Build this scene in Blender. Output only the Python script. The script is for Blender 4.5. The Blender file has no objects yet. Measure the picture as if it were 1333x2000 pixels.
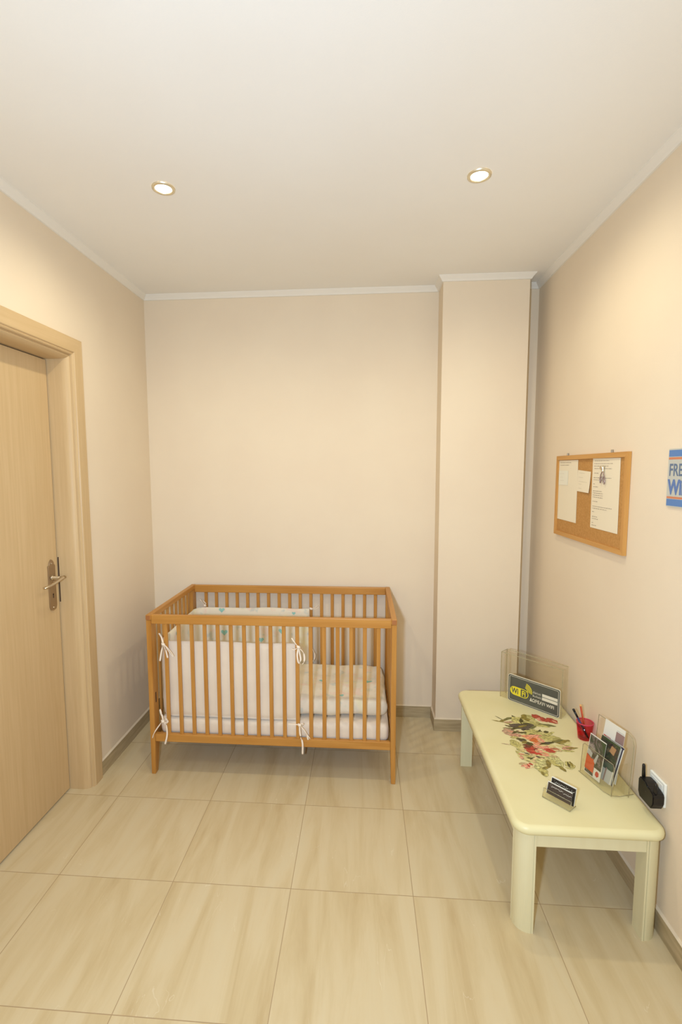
import bpy, bmesh, math, random
from mathutils import Vector, Matrix, noise
random.seed(7)
S = bpy.context.scene
COL = S.collection

# ---------------------------------------------------------------- camera
CAM = (1.32744, -2.94084, 1.55011)
YAW, PITCH, ROLL, FPX = 0.0740174, 0.0942309, -0.0034324, 943.33
cd = bpy.data.cameras.new('camera'); cam = bpy.data.objects.new('camera', cd); COL.objects.link(cam)
cyw, syw, cpt, spt = math.cos(YAW), math.sin(YAW), math.cos(PITCH), math.sin(PITCH)
fwd = Vector((-syw*cpt, cyw*cpt, -spt)); rgt = Vector((cyw, syw, 0)); upv = rgt.cross(fwd)
cr, sr = math.cos(ROLL), math.sin(ROLL)
r2 = cr*rgt + sr*upv; u2 = -sr*rgt + cr*upv
M = Matrix(((r2.x, u2.x, -fwd.x, CAM[0]), (r2.y, u2.y, -fwd.y, CAM[1]), (r2.z, u2.z, -fwd.z, CAM[2]), (0, 0, 0, 1)))
cam.matrix_world = M
cd.sensor_fit = 'VERTICAL'; cd.sensor_height = 36.0; cd.sensor_width = 24.0
cd.lens = FPX*36.0/2000.0; cd.shift_x = 26.985/2000.0; cd.shift_y = 6.496/2000.0
cd.clip_start = 0.02
S.camera = cam

# ---------------------------------------------------------------- light and exposure
vs = S.view_settings
S.display_settings.display_device = 'sRGB'
vs.view_transform = 'Standard'; vs.look = 'None'; vs.gamma = 1.0; vs.use_curve_mapping = False
vs.exposure = 0.06
S.cycles.transparent_max_bounces = 48
w = bpy.data.worlds.new('world'); S.world = w; w.use_nodes = True
w.node_tree.nodes['Background'].inputs[0].default_value = (1.0, 0.93, 0.84, 1)
w.node_tree.nodes['Background'].inputs[1].default_value = 0.3

WARM = (1.0, 0.93, 0.71)
SPOT_W = 17.2
SPOT_DEG = 168
def lamp_light(name, x, y, k=1.0):
    l = bpy.data.lights.new(name, 'SPOT'); l.energy = SPOT_W*k; l.color = WARM
    l.spot_size = math.radians(SPOT_DEG); l.spot_blend = 0.7; l.shadow_soft_size = 0.028
    o = bpy.data.objects.new(name, l); o.location = (x, y, 2.585); COL.objects.link(o)
    return o
LAMPS = [(0.580, -1.080), (1.740, -1.067), (0.580, -2.300), (1.740, -2.290)]
for x, y in LAMPS: lamp_light('downlight_beam', x, y, 1.0 if y > -1.5 else 0.5)
# the photographer's flash, beside the lens
fl = bpy.data.lights.new('flash', 'AREA'); fl.energy = 36.0; fl.color = (0.51, 0.71, 1.0); fl.shape = 'RECTANGLE'; fl.size = 0.07; fl.size_y = 0.05
fo = bpy.data.objects.new('flash', fl); COL.objects.link(fo)
fo.matrix_world = Matrix(((r2.x, u2.x, -fwd.x, 1.166), (r2.y, u2.y, -fwd.y, -2.93), (r2.z, u2.z, -fwd.z, 1.52), (0, 0, 0, 1)))

# soft warm fill light added behind the photographer, no known source
wl = bpy.data.lights.new('rear_fill', 'AREA'); wl.energy = 11.0; wl.color = (1.0, 0.95, 0.65); wl.shape = 'RECTANGLE'; wl.size = 1.1; wl.size_y = 1.2
wo = bpy.data.objects.new('rear_fill', wl); COL.objects.link(wo); wo.location = (1.2, -4.24, 1.5); wo.rotation_euler = (math.radians(90), 0, 0)

# ---------------------------------------------------------------- helpers
def lin(c):
    return tuple(((x/255.0)/12.92 if x/255.0 <= 0.04045 else ((x/255.0+0.055)/1.055)**2.4) for x in c)
def mat(name, rgb, rough=0.6, metal=0.0, spec=0.5, **kw):
    m = bpy.data.materials.new(name); m.use_nodes = True
    b = m.node_tree.nodes['Principled BSDF']
    b.inputs['Base Color'].default_value = (*lin(rgb), 1); b.inputs['Roughness'].default_value = rough
    b.inputs['Metallic'].default_value = metal; b.inputs['Specular IOR Level'].default_value = spec
    for k, v in kw.items(): b.inputs[k.replace('_', ' ')].default_value = v
    return m
def N(m, t, **p):
    n = m.node_tree.nodes.new(t)
    for k, v in p.items(): setattr(n, k, v)
    return n
def L(m, a, b): m.node_tree.links.new(a, b)
def bs(m): return m.node_tree.nodes['Principled BSDF']
def texco(m, scale=(1, 1, 1), out='Object'):
    tc = N(m, 'ShaderNodeTexCoord'); mp = N(m, 'ShaderNodeMapping'); mp.inputs['Scale'].default_value = scale
    L(m, tc.outputs[out], mp.inputs['Vector']); return mp.outputs['Vector']
def noisy(m, c1, c2, scale=(1, 1, 1), ns=8.0, detail=5.0, lo=0.35, hi=0.65, bump=0.0, bscale=None, dist=0.0):
    v = texco(m, scale); n = N(m, 'ShaderNodeTexNoise'); n.inputs['Scale'].default_value = ns; n.inputs['Detail'].default_value = detail
    n.inputs['Distortion'].default_value = dist
    L(m, v, n.inputs['Vector']); r = N(m, 'ShaderNodeValToRGB')
    r.color_ramp.elements[0].position = lo; r.color_ramp.elements[1].position = hi
    r.color_ramp.elements[0].color = (*lin(c1), 1); r.color_ramp.elements[1].color = (*lin(c2), 1)
    L(m, n.outputs['Fac'], r.inputs['Fac']); L(m, r.outputs['Color'], bs(m).inputs['Base Color'])
    if bump:
        bp = N(m, 'ShaderNodeBump'); bp.inputs['Strength'].default_value = bump; bp.inputs['Distance'].default_value = 0.002
        if bscale:
            n2 = N(m, 'ShaderNodeTexNoise'); n2.inputs['Scale'].default_value = bscale; L(m, v, n2.inputs['Vector']); src = n2.outputs['Fac']
        else: src = n.outputs['Fac']
        L(m, src, bp.inputs['Height']); L(m, bp.outputs['Normal'], bs(m).inputs['Normal'])
    return m

class MB:
    """collects shapes and links them as one mesh object"""
    def __init__(s): s.bm = bmesh.new(); s.mi = 0
    def _fin(s, faces):
        for f in faces: f.material_index = s.mi
    def box(s, x0, x1, y0, y1, z0, z1, bev=0.0, seg=2, rot=None, piv=None):
        b = bmesh.new(); bmesh.ops.create_cube(b, size=1.0)
        for v in b.verts:
            v.co = Vector(((x0+x1)/2+v.co.x*(x1-x0), (y0+y1)/2+v.co.y*(y1-y0), (z0+z1)/2+v.co.z*(z1-z0)))
        if bev > 0: bmesh.ops.bevel(b, geom=b.edges[:], offset=bev, segments=seg, affect='EDGES', profile=0.5)
        if rot is not None: bmesh.ops.rotate(b, verts=b.verts, cent=piv or Vector(((x0+x1)/2, (y0+y1)/2, (z0+z1)/2)), matrix=rot)
        s.add(b); return s
    def add(s, b, smooth=False):
        mp = {}
        for v in b.verts: mp[v] = s.bm.verts.new(v.co)
        for f in b.faces:
            try: nf = s.bm.faces.new([mp[v] for v in f.verts])
            except ValueError: continue
            nf.material_index = s.mi; nf.smooth = smooth or f.smooth
        b.free()
    def poly(s, pts, smooth=False):
        f = s.bm.faces.new([s.bm.verts.new(p) for p in pts]); f.material_index = s.mi; f.smooth = smooth; return f
    def prism(s, pts, a, b, axis='z', smooth_side=False):
        """pts 2D polygon extruded from a to b on axis"""
        def P(p, h): return {'z': (p[0], p[1], h), 'x': (h, p[0], p[1]), 'y': (p[0], h, p[1])}[axis]
        A = [s.bm.verts.new(P(p, a)) for p in pts]; B = [s.bm.verts.new(P(p, b)) for p in pts]; n = len(pts); fs = []
        fs.append(s.bm.faces.new(A[::-1])); fs.append(s.bm.faces.new(B))
        for i in range(n):
            f = s.bm.faces.new((A[i], A[(i+1) % n], B[(i+1) % n], B[i])); f.smooth = smooth_side; fs.append(f)
        s._fin(fs); return s
    def tube(s, pts, r, n=8, flat=1.0, cap=True):
        rs = r if isinstance(r, (list, tuple)) else [r]*len(pts); pts = [Vector(p) for p in pts]; rings = []
        up = Vector((0, 0, 1))
        for i, p in enumerate(pts):
            d = (pts[min(i+1, len(pts)-1)]-pts[max(i-1, 0)]).normalized()
            ref = up if abs(d.dot(up)) < 0.95 else Vector((0, 1, 0))
            a = d.cross(ref).normalized(); c = a.cross(d).normalized()
            rings.append([s.bm.verts.new(p+a*math.cos(2*math.pi*k/n)*rs[i]+c*math.sin(2*math.pi*k/n)*rs[i]*flat) for k in range(n)])
        fs = []
        for i in range(len(rings)-1):
            for k in range(n):
                f = s.bm.faces.new((rings[i][k], rings[i][(k+1) % n], rings[i+1][(k+1) % n], rings[i+1][k])); f.smooth = True; fs.append(f)
        if cap: fs.append(s.bm.faces.new(rings[0][::-1])); fs.append(s.bm.faces.new(rings[-1]))
        s._fin(fs); return s
    def lathe(s, prof, c=(0, 0, 0), n=40, cap0=False, cap1=False):
        rings = []
        for r, z in prof: rings.append([s.bm.verts.new((c[0]+r*math.cos(2*math.pi*k/n), c[1]+r*math.sin(2*math.pi*k/n), c[2]+z)) for k in range(n)])
        fs = []
        for i in range(len(rings)-1):
            for k in range(n):
                f = s.bm.faces.new((rings[i][k], rings[i][(k+1) % n], rings[i+1][(k+1) % n], rings[i+1][k])); f.smooth = True; fs.append(f)
        if cap0: fs.append(s.bm.faces.new(rings[0][::-1]))
        if cap1: fs.append(s.bm.faces.new(rings[-1]))
        s._fin(fs); return s
    def build(s, name, mats, parent=None, loc=(0, 0, 0), rotz=0.0, normals=True):
        if normals: bmesh.ops.recalc_face_normals(s.bm, faces=s.bm.faces[:])
        me = bpy.data.meshes.new(name); s.bm.to_mesh(me); s.bm.free()
        for m in (mats if isinstance(mats, (list, tuple)) else [mats]): me.materials.append(m)
        o = bpy.data.objects.new(name, me); COL.objects.link(o); o.location = loc; o.rotation_euler = (0, 0, rotz)
        if parent: o.parent = parent
        return o
def empty(name, loc, rotz=0.0):
    o = bpy.data.objects.new(name, None); COL.objects.link(o); o.location = loc; o.rotation_euler = (0, 0, rotz); o.empty_display_size = 0.05
    return o
def tag(o, label, cat=None, group=None, kind=None):
    if label: o['label'] = label
    if cat: o['category'] = cat
    if group: o['group'] = group
    if kind: o['kind'] = kind
    return o
def struct(o, label=None):
    o['kind'] = 'structure'
    if label: o['label'] = label; 
    return o
def box_obj(name, m, x0, x1, y0, y1, z0, z1, parent=None, bev=0.0, loc=(0, 0, 0), rotz=0.0):
    return MB().box(x0, x1, y0, y1, z0, z1, bev).build(name, m, parent, loc, rotz)
def text_mesh(txt, size, sx=1.0, bold=0.0, align='LEFT', shear=0.0):
    c = bpy.data.curves.new('t', 'FONT'); c.body = txt; c.size = size; c.align_x = align; c.offset = bold; c.shear = shear; c.resolution_u = 3
    o = bpy.data.objects.new('t', c); COL.objects.link(o)
    dg = bpy.context.evaluated_depsgraph_get(); dg.update()
    me = bpy.data.meshes.new_from_object(o.evaluated_get(dg)); bpy.data.objects.remove(o)
    b = bmesh.new(); b.from_mesh(me); bpy.data.meshes.remove(me)
    for v in b.verts: v.co.x *= sx
    return b
def place_text(mb, b, org, ux, uy):
    """text mesh (x,y) laid on plane org + x*ux + y*uy"""
    o = Vector(org); ux = Vector(ux); uy = Vector(uy)
    for v in b.verts: v.co = o+ux*v.co.x+uy*v.co.y
    mb.add(b)
def rrect(x0, x1, y0, y1, r, n=6, corners=(1, 1, 1, 1)):
    """rounded rectangle, corners order: x0y0, x1y0, x1y1, x0y1"""
    P = []
    for (cx, cy, a0, on, px, py) in ((x0+r, y0+r, 180, corners[0], x0, y0), (x1-r, y0+r, 270, corners[1], x1, y0), (x1-r, y1-r, 0, corners[2], x1, y1), (x0+r, y1-r, 90, corners[3], x0, y1)):
        if not on: P.append((px, py)); continue
        for k in range(n+1):
            a = math.radians(a0+90*k/n); P.append((cx+r*math.cos(a), cy+r*math.sin(a)))
    return P

# ---------------------------------------------------------------- materials
m_wall = noisy(mat('wall_paint', (228, 209, 182), 0.85, spec=0.2), (232, 213, 186), (234, 216, 189), ns=3, bump=0.12, bscale=260)
m_ceil = noisy(mat('ceiling_paint', (232, 225, 214), 0.9, spec=0.15), (241, 235, 225), (243, 238, 229), ns=2, bump=0.08, bscale=200)
m_cove = mat('cove_white', (236, 228, 214), 0.6, spec=0.3)
m_caulk = mat('grout_white', (226, 208, 180), 0.7)
m_skirt = noisy(mat('skirting_tile', (178, 158, 122), 0.4), (166, 146, 110), (188, 168, 132), scale=(3, 3, 30), ns=2.2)

m_floor = mat('floor_tiles', (214, 197, 165), 0.32, spec=0.45)
def floor_nodes(m, T=0.45, ox=0.1656, oy=-0.3993, gw=0.0025):
    nt = m.node_tree
    tc = N(m, 'ShaderNodeTexCoord'); sp = N(m, 'ShaderNodeSeparateXYZ'); L(m, tc.outputs['Object'], sp.inputs[0])
    def mth(op, a, b=None, c=None):
        n = N(m, 'ShaderNodeMath', operation=op)
        for i, x in enumerate((a, b, c)):
            if x is None: continue
            if isinstance(x, (int, float)): n.inputs[i].default_value = x
            else: L(m, x, n.inputs[i])
        return n.outputs[0]
    def axis(o, off):
        t = mth('DIVIDE', mth('SUBTRACT', o, off), T); fl_ = mth('FLOOR', t); fr = mth('SUBTRACT', t, fl_)
        d = mth('MULTIPLY', mth('MINIMUM', fr, mth('SUBTRACT', 1.0, fr)), T)
        return fl_, d
    ix, dx = axis(sp.outputs[0], ox); iy, dy = axis(sp.outputs[1], oy)
    d = mth('MINIMUM', dx, dy)
    g = mth('LESS_THAN', d, gw/2)
    ci = N(m, 'ShaderNodeCombineXYZ'); L(m, ix, ci.inputs[0]); L(m, iy, ci.inputs[1])
    wn = N(m, 'ShaderNodeTexWhiteNoise', noise_dimensions='3D'); L(m, ci.outputs[0], wn.inputs['Vector'])
    sc = N(m, 'ShaderNodeVectorMath', operation='SCALE'); sc.inputs['Scale'].default_value = 9.0; L(m, wn.outputs['Color'], sc.inputs[0])
    mp = N(m, 'ShaderNodeMapping'); mp.inputs['Scale'].default_value = (9.0, 1.15, 1.0); mp.inputs['Rotation'].default_value = (0, 0, math.radians(5)); L(m, tc.outputs['Object'], mp.inputs['Vector'])
    ad = N(m, 'ShaderNodeVectorMath', operation='ADD'); L(m, mp.outputs[0], ad.inputs[0]); L(m, sc.outputs[0], ad.inputs[1])
    n1 = N(m, 'ShaderNodeTexNoise'); n1.inputs['Scale'].default_value = 1.3; n1.inputs['Detail'].default_value = 7; n1.inputs['Roughness'].default_value = 0.6; n1.inputs['Distortion'].default_value = 0.5
    L(m, ad.outputs[0], n1.inputs['Vector'])
    r = N(m, 'ShaderNodeValToRGB'); cr_ = r.color_ramp
    cr_.elements[0].position = 0.28; cr_.elements[0].color = (*lin((194, 170, 127)), 1)
    cr_.elements[1].position = 0.74; cr_.elements[1].color = (*lin((214, 198, 162)), 1)
    e = cr_.elements.new(0.42); e.color = (*lin((205, 184, 142)), 1)
    e = cr_.elements.new(0.55); e.color = (*lin((212, 193, 154)), 1)
    L(m, n1.outputs['Fac'], r.inputs['Fac'])
    # thin pale veins
    mp2 = N(m, 'ShaderNodeMapping'); mp2.inputs['Scale'].default_value = (7.0, 1.6, 1.0); mp2.inputs['Rotation'].default_value = (0, 0, math.radians(5)); L(m, tc.outputs['Object'], mp2.inputs['Vector'])
    ad2 = N(m, 'ShaderNodeVectorMath', operation='ADD'); L(m, mp2.outputs[0], ad2.inputs[0]); L(m, sc.outputs[0], ad2.inputs[1])
    n2 = N(m, 'ShaderNodeTexNoise'); n2.inputs['Scale'].default_value = 1.1; n2.inputs['Detail'].default_value = 4; n2.inputs['Distortion'].default_value = 1.0
    L(m, ad2.outputs[0], n2.inputs['Vector'])
    v = mth('ABSOLUTE', mth('SUBTRACT', n2.outputs['Fac'], 0.5)); vm = mth('LESS_THAN', v, 0.0022)
    n3 = N(m, 'ShaderNodeTexNoise'); n3.inputs['Scale'].default_value = 6; L(m, tc.outputs['Object'], n3.inputs['Vector'])
    vm2 = mth('MULTIPLY', vm, mth('MULTIPLY', mth('GREATER_THAN', n3.outputs['Fac'], 0.60), 0.25))
    mx = N(m, 'ShaderNodeMix', data_type='RGBA'); L(m, vm2, mx.inputs['Factor']); L(m, r.outputs['Color'], mx.inputs['A']); mx.inputs['B'].default_value = (*lin((238, 228, 205)), 1)
    mg = N(m, 'ShaderNodeMix', data_type='RGBA'); L(m, g, mg.inputs['Factor']); L(m, mx.outputs['Result'], mg.inputs['A']); mg.inputs['B'].default_value = (*lin((174, 148, 112)), 1)
    L(m, mg.outputs['Result'], bs(m).inputs['Base Color'])
    rr = mth('ADD', mth('MULTIPLY', g, 0.5), 0.33); L(m, rr, bs(m).inputs['Roughness'])
    bp = N(m, 'ShaderNodeBump'); bp.inputs['Strength'].default_value = 0.6; bp.inputs['Distance'].default_value = 0.001; L(m, mth('SUBTRACT', 1.0, g), bp.inputs['Height']); L(m, bp.outputs['Normal'], bs(m).inputs['Normal'])
floor_nodes(m_floor)

def wood(name, c1, c2, axis, rough=0.45, ns=3.0, stretch=14, spec=0.35):
    sc = [stretch]*3; sc['xyz'.index(axis)] = 0.9
    return noisy(mat(name, c1, rough, spec=spec), c1, c2, scale=tuple(sc), ns=ns, detail=6, lo=0.3, hi=0.7, dist=0.3)
m_dwood_z = wood('door_wood_upright', (201, 170, 124), (209, 179, 134), 'z', ns=4.0, stretch=22)
m_dwood_y = wood('door_wood_cross', (201, 170, 124), (209, 179, 134), 'y', ns=4.0, stretch=22)
m_cw_x = wood('crib_wood_x', (180, 122, 52), (198, 142, 70), 'x', 0.38)
m_cw_y = wood('crib_wood_y', (180, 122, 52), (198, 142, 70), 'y', 0.38)
m_cw_z = wood('crib_wood_z', (180, 122, 52), (198, 142, 70), 'z', 0.38)
m_endg = mat('crib_end_grain', (166, 104, 52), 0.6)
m_dark = mat('dark_gap', (62, 38, 20), 0.8)
m_brass = mat('satin_nickel', (172, 150, 122), 0.32, metal=0.85)
m_brass2 = mat('polished_nickel', (205, 190, 165), 0.2, metal=0.9)
m_table = noisy(mat('cream_paint', (228, 216, 160), 0.38, spec=0.4), (228, 217, 166), (231, 221, 173), ns=6)
m_tleg = noisy(mat('cream_paint_leg', (226, 217, 176), 0.42, spec=0.4), (223, 213, 172), (226, 217, 177), scale=(20, 20, 1), ns=2)
m_acry = mat('clear_acrylic', (250, 248, 240), 0.04, spec=0.5, Transmission_Weight=1.0, IOR=1.12, Alpha=1.0)
m_acedge = mat('acrylic_edge', (214, 205, 170), 0.15, spec=0.5, Transmission_Weight=0.6, IOR=1.3)
m_chrome = mat('brushed_chrome', (228, 220, 198), 0.35, metal=0.9)
m_bulb = mat('halogen_glow', (255, 240, 205), 0.4); bs(m_bulb).inputs['Emission Color'].default_value = (1.0, 0.88, 0.62, 1); bs(m_bulb).inputs['Emission Strength'].default_value = 14.0
m_white = mat('white_plastic', (240, 240, 230), 0.35)
m_black = mat('black_plastic', (16, 12, 10), 0.45)
def clear_mat(name, tint, fac=0.10, rough=0.06):
    m = bpy.data.materials.new(name); m.use_nodes = True; nt = m.node_tree; nt.nodes.clear()
    o = N(m, 'ShaderNodeOutputMaterial'); t = N(m, 'ShaderNodeBsdfTransparent'); t.inputs[0].default_value = (*tint, 1)
    g = N(m, 'ShaderNodeBsdfGlossy'); g.inputs['Roughness'].default_value = rough; g.inputs['Color'].default_value = (1, 1, 1, 1)
    f = N(m, 'ShaderNodeFresnel'); f.inputs['IOR'].default_value = 1.45
    a = N(m, 'ShaderNodeMath', operation='MULTIPLY'); gm = N(m, 'ShaderNodeNewGeometry'); ib = N(m, 'ShaderNodeMath', operation='SUBTRACT'); ib.inputs[0].default_value = 1.0; L(m, gm.outputs['Backfacing'], ib.inputs[1])
    L(m, f.outputs[0], a.inputs[0]); L(m, ib.outputs[0], a.inputs[1])
    mx = N(m, 'ShaderNodeMixShader'); L(m, a.outputs[0], mx.inputs[0]); L(m, t.outputs[0], mx.inputs[1]); L(m, g.outputs[0], mx.inputs[2]); L(m, mx.outputs[0], o.inputs[0])
    return m
bpy.data.materials.remove(m_acry)
m_acry = clear_mat('clear_acrylic', (0.972, 0.966, 0.94))
m_pinkcl = clear_mat('pink_translucent', (0.93, 0.42, 0.52))
m_pinkrim = mat('pink_rim', (214, 52, 88), 0.3)

# ================================================================ the room
W, H = 2.3264, 2.5997
YF = -4.30                       # wall behind the camera
PX0, PX1, PY = 1.7623, 2.2257, -0.1511
DY0, DY1, DZ = -1.652, -0.812, 2.050   # door opening
struct(box_obj('floor', m_floor, -0.14, W+0.1, YF-0.1, 0.1, -0.08, 0.0))
struct(box_obj('ceiling', m_ceil, -0.14, W+0.1, YF-0.1, 0.1, H, H+0.08))
struct(box_obj('wall_back', m_wall, -0.14, W+0.1, 0.0, 0.1, 0.0, H))
struct(box_obj('wall_right', m_wall, W, W+0.1, YF, 0.0, 0.0, H))
WX0, WX1, WZ0, WZ1 = 0.62, 1.78, 0.88, 2.12
b = MB(); b.box(-0.14, WX0, YF-0.1, YF, 0, H); b.box(WX1, W+0.1, YF-0.1, YF, 0, H); b.box(WX0, WX1, YF-0.1, YF, 0, WZ0); b.box(WX0, WX1, YF-0.1, YF, WZ1, H)
struct(b.build('wall_front', m_wall))
wn_ = empty('added_window_1', ((WX0+WX1)/2, YF, WZ0)); wn_['kind'] = 'structure'  # unseen window, added to go with the fill light behind the camera
def wpart(mb, name, m):
    o = mb.build(name, m, None); o.parent = wn_; o.matrix_parent_inverse = Matrix.Translation(-wn_.location); return o
b = MB(); b.box(WX0, WX1, YF-0.07, YF-0.02, WZ0, WZ0+0.05); b.box(WX0, WX1, YF-0.07, YF-0.02, WZ1-0.05, WZ1); b.box(WX0, WX0+0.05, YF-0.07, YF-0.02, WZ0+0.05, WZ1-0.05); b.box(WX1-0.05, WX1, YF-0.07, YF-0.02, WZ0+0.05, WZ1-0.05); b.box(1.175, 1.225, YF-0.07, YF-0.02, WZ0+0.05, WZ1-0.05)
wpart(b, 'added_window_frame', m_cove)
wpart(MB().box(WX0+0.05, 1.175, YF-0.048, YF-0.042, WZ0+0.05, WZ1-0.05), 'pane', m_acry)
wpart(MB().box(1.225, WX1-0.05, YF-0.048, YF-0.042, WZ0+0.05, WZ1-0.05), 'pane', m_acry)
b = MB(); g = 0.06
b.box(-0.14, 0, DY1+g, 0.0, 0, H); b.box(-0.14, 0, YF, DY0-g, 0, H); b.box(-0.14, 0, DY0-g, DY1+g, DZ+g, H)
struct(b.build('wall_left', m_wall))
struct(box_obj('wall_column', m_wall, PX0, PX1, PY, 0.0, 0.0, H), None)

# ceiling cove: a small white moulding swept round the room with mitred corners
def sweep_xy(path, prof, closed=False):
    """path: xy points, room interior on the LEFT of travel; prof: (inward offset, z)"""
    mb = MB(); n = len(path); P = [Vector((p[0], p[1])) for p in path]; rings = []
    for i in range(n):
        d0 = (P[i]-P[i-1]).normalized() if (i > 0 or closed) else None
        d1 = (P[(i+1) % n]-P[i]).normalized() if (i < n-1 or closed) else None
        if d0 is None: nn = Vector((-d1.y, d1.x)); k = 1
        elif d1 is None: nn = Vector((-d0.y, d0.x)); k = 1
        else:
            a = Vector((-d0.y, d0.x)); c = Vector((-d1.y, d1.x)); nn = (a+c).normalized(); k = 1/max(0.2, nn.dot(a))
        rings.append([mb.bm.verts.new((P[i].x+nn.x*o*k, P[i].y+nn.y*o*k, z)) for o, z in prof])
    m = len(prof); rng = range(n if closed else n-1)
    for i in rng:
        A, B = rings[i], rings[(i+1) % n]
        for k in range(m): mb.bm.faces.new((A[k], A[(k+1) % m], B[(k+1) % m], B[k]))
    if not closed: mb.bm.faces.new(rings[0][::-1]); mb.bm.faces.new(rings[-1])
    return mb
cv = [(0, H), (0, H-0.030), (0.007, H-0.029), (0.012, H-0.020), (0.020, H-0.011), (0.026, H-0.004), (0.027, H)]
struct(sweep_xy([(0, 0), (0, YF)], cv).build('trim_1', m_cove))
struct(sweep_xy([(PX1, PY), (PX0, PY), (PX0, 0), (0, 0)][:0] or [(PX0, 0), (0, 0)], cv).build('trim_2', m_cove))
struct(sweep_xy([(PX1, 0), (PX1, PY), (PX0, PY), (PX0, 0)], cv).build('trim_3', m_cove))
struct(sweep_xy([(W, YF), (W, 0)], cv).build('trim_4', m_cove))
struct(sweep_xy([(W, 0), (PX1, 0)], cv).build('trim_5', m_cove))
# skirting: tile strip with a pale grout line on top
def skirt(name, path):
    z = 0.073; a = sweep_xy(path, [(0, 0.0), (0.009, 0.0), (0.009, z), (0, z)])
    a.mi = 1; bm = a.bm; n0 = len(bm.faces)
    c = sweep_xy(path, [(0, z), (0.0085, z), (0.0015, z+0.006), (0, z+0.006)])
    a.add(c.bm)
    struct(a.build(name, [m_skirt, m_caulk]))
skirt('baseboard_left', [(0, 0), (0, DY1+0.098)])
skirt('baseboard_back', [(PX0, 0), (0, 0)])
skirt('baseboard_column', [(PX1, 0), (PX1, PY), (PX0, PY), (PX0, 0)])
skirt('baseboard_right', [(W, YF), (W, 0)])

# ================================================================ door
dr = empty('door_1', (0, (DY0+DY1)/2, 0)); dr['kind'] = 'structure'
OY = (DY0+DY1)/2
def part(mb, name, m, parent, origin=(0, 0, 0), label=None):
    """mesh built in world coordinates, hung on a parent that stands at origin"""
    o = mb.build(name, m, None); o.parent = parent; o.matrix_parent_inverse = Matrix.Translation(-Vector(parent.matrix_world.translation if False else parent.location))
    if label: o['label'] = label
    return o
b = MB().box(-0.135, -0.095, DY0+0.004, DY1-0.0055, 0.008, DZ-0.005, 0.002)
leaf = part(b, 'door_leaf', m_dwood_z, dr)
b = MB(); b.box(-0.155, -0.139, DY0-0.03, DY0+0.02, 0, DZ+0.03); b.box(-0.155, -0.139, DY1-0.02, DY1+0.03, 0, DZ+0.03); b.box(-0.155, -0.139, DY0+0.02, DY1-0.02, DZ-0.02, DZ+0.03); b.box(-0.155, -0.139, DY0+0.02, DY1-0.02, 0, 0.02)
part(b, 'dark_backing', m_dark, dr)  # dark backing added behind the leaf, so its gap reads as shade
jamb = [(-0.14, 0), (-0.034, 0), (-0.027, 0.0004), (-0.021, 0.0014), (-0.015, 0.0030), (-0.010, 0.0050), (-0.0055, 0.0073), (-0.002, 0.0100), (0.001, 0.0125), (0.003, 0.015), (0.0, 0.0185), (0.0, 0.0205), (0.010, 0.0225), (0.0135, 0.027), (0.0115, 0.031), (0.0165, 0.034), (0.0175, 0.036), (0.0175, 0.093), (0.015, 0.097), (0.0, 0.097), (0.0, 0.058), (-0.14, 0.058)]
def frame_side(sign, y):
    mb = MB(); A = []; B = []
    for x, o in jamb:
        A.append(mb.bm.verts.new((x, y+sign*o, 0))); B.append(mb.bm.verts.new((x, y+sign*o, DZ+o)))
    n = len(A)
    for i in range(n): 
        f = mb.bm.faces.new((A[i], A[(i+1) % n], B[(i+1) % n], B[i]))
    mb.bm.faces.new(A); mb.bm.faces.new(B[::-1]); return mb
part(frame_side(1, DY1), 'door_frame', m_dwood_z, dr)
part(frame_side(-1, DY0), 'door_frame', m_dwood_z, dr)
mb = MB(); A = [mb.bm.verts.new((x, DY0-o, DZ+o)) for x, o in jamb]; B = [mb.bm.verts.new((x, DY1+o, DZ+o)) for x, o in jamb]; n = len(A)
for i in range(n):
    f = mb.bm.faces.new((A[i], A[(i+1) % n], B[(i+1) % n], B[i]))
mb.bm.faces.new(A); mb.bm.faces.new(B[::-1])
part(mb, 'door_header', m_dwood_y, dr)
# latch strike seen in the gap
part(MB().box(-0.0945, -0.090, DY1-0.0022, DY1+0.0002, 0.936, 1.148), 'strike_plate', m_dark, dr)
# handle on a long back plate
yc = -0.866
pl = []
for (dy, z) in [(-0.024, 0.93), (-0.018, 0.915), (0, 0.909), (0.018, 0.915), (0.024, 0.93), (0.024, 1.118), (0.017, 1.122), (0.014, 1.134), (0.006, 1.143), (0, 1.147), (-0.006, 1.143), (-0.014, 1.134), (-0.017, 1.122), (-0.024, 1.118)]: pl.append((yc+dy, z))
hp = MB().prism(pl, -0.095, -0.089, 'x').build('handle_plate', m_brass, None)
hp.parent = dr; hp.matrix_parent_inverse = Matrix.Translation(-dr.location)
mod = hp.modifiers.new('b', 'BEVEL'); mod.width = 0.0015; mod.segments = 2
def sub(mb, name, m, parent, root):
    o = mb.build(name, m, None); o.parent = parent; o.matrix_parent_inverse = Matrix.Identity(4); return o
k = MB(); k.prism([(yc+0.004*math.cos(a), 0.985+0.004*math.sin(a)) for a in [i*math.pi/6 for i in range(12)]], -0.0889, -0.0883, 'x'); k.box(-0.0889, -0.0883, yc-0.0022, yc+0.0022, 0.968, 0.985)
sub(k, 'keyhole', m_dark, hp, dr)
for z in (1.128, 0.925):
    s_ = MB()
    s_.prism([(yc+0.0035*math.cos(a), z+0.0035*math.sin(a)) for a in [i*math.pi/6 for i in range(12)]], -0.089, -0.0872, 'x'); sub(s_, 'screw', m_brass2, hp, dr)
lv = MB(); lv.tube([(-0.090, yc, 1.062), (-0.086, yc, 1.062), (-0.085, yc, 1.062), (-0.042, yc, 1.062)], [0.012, 0.012, 0.0075, 0.0075], 14)
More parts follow.
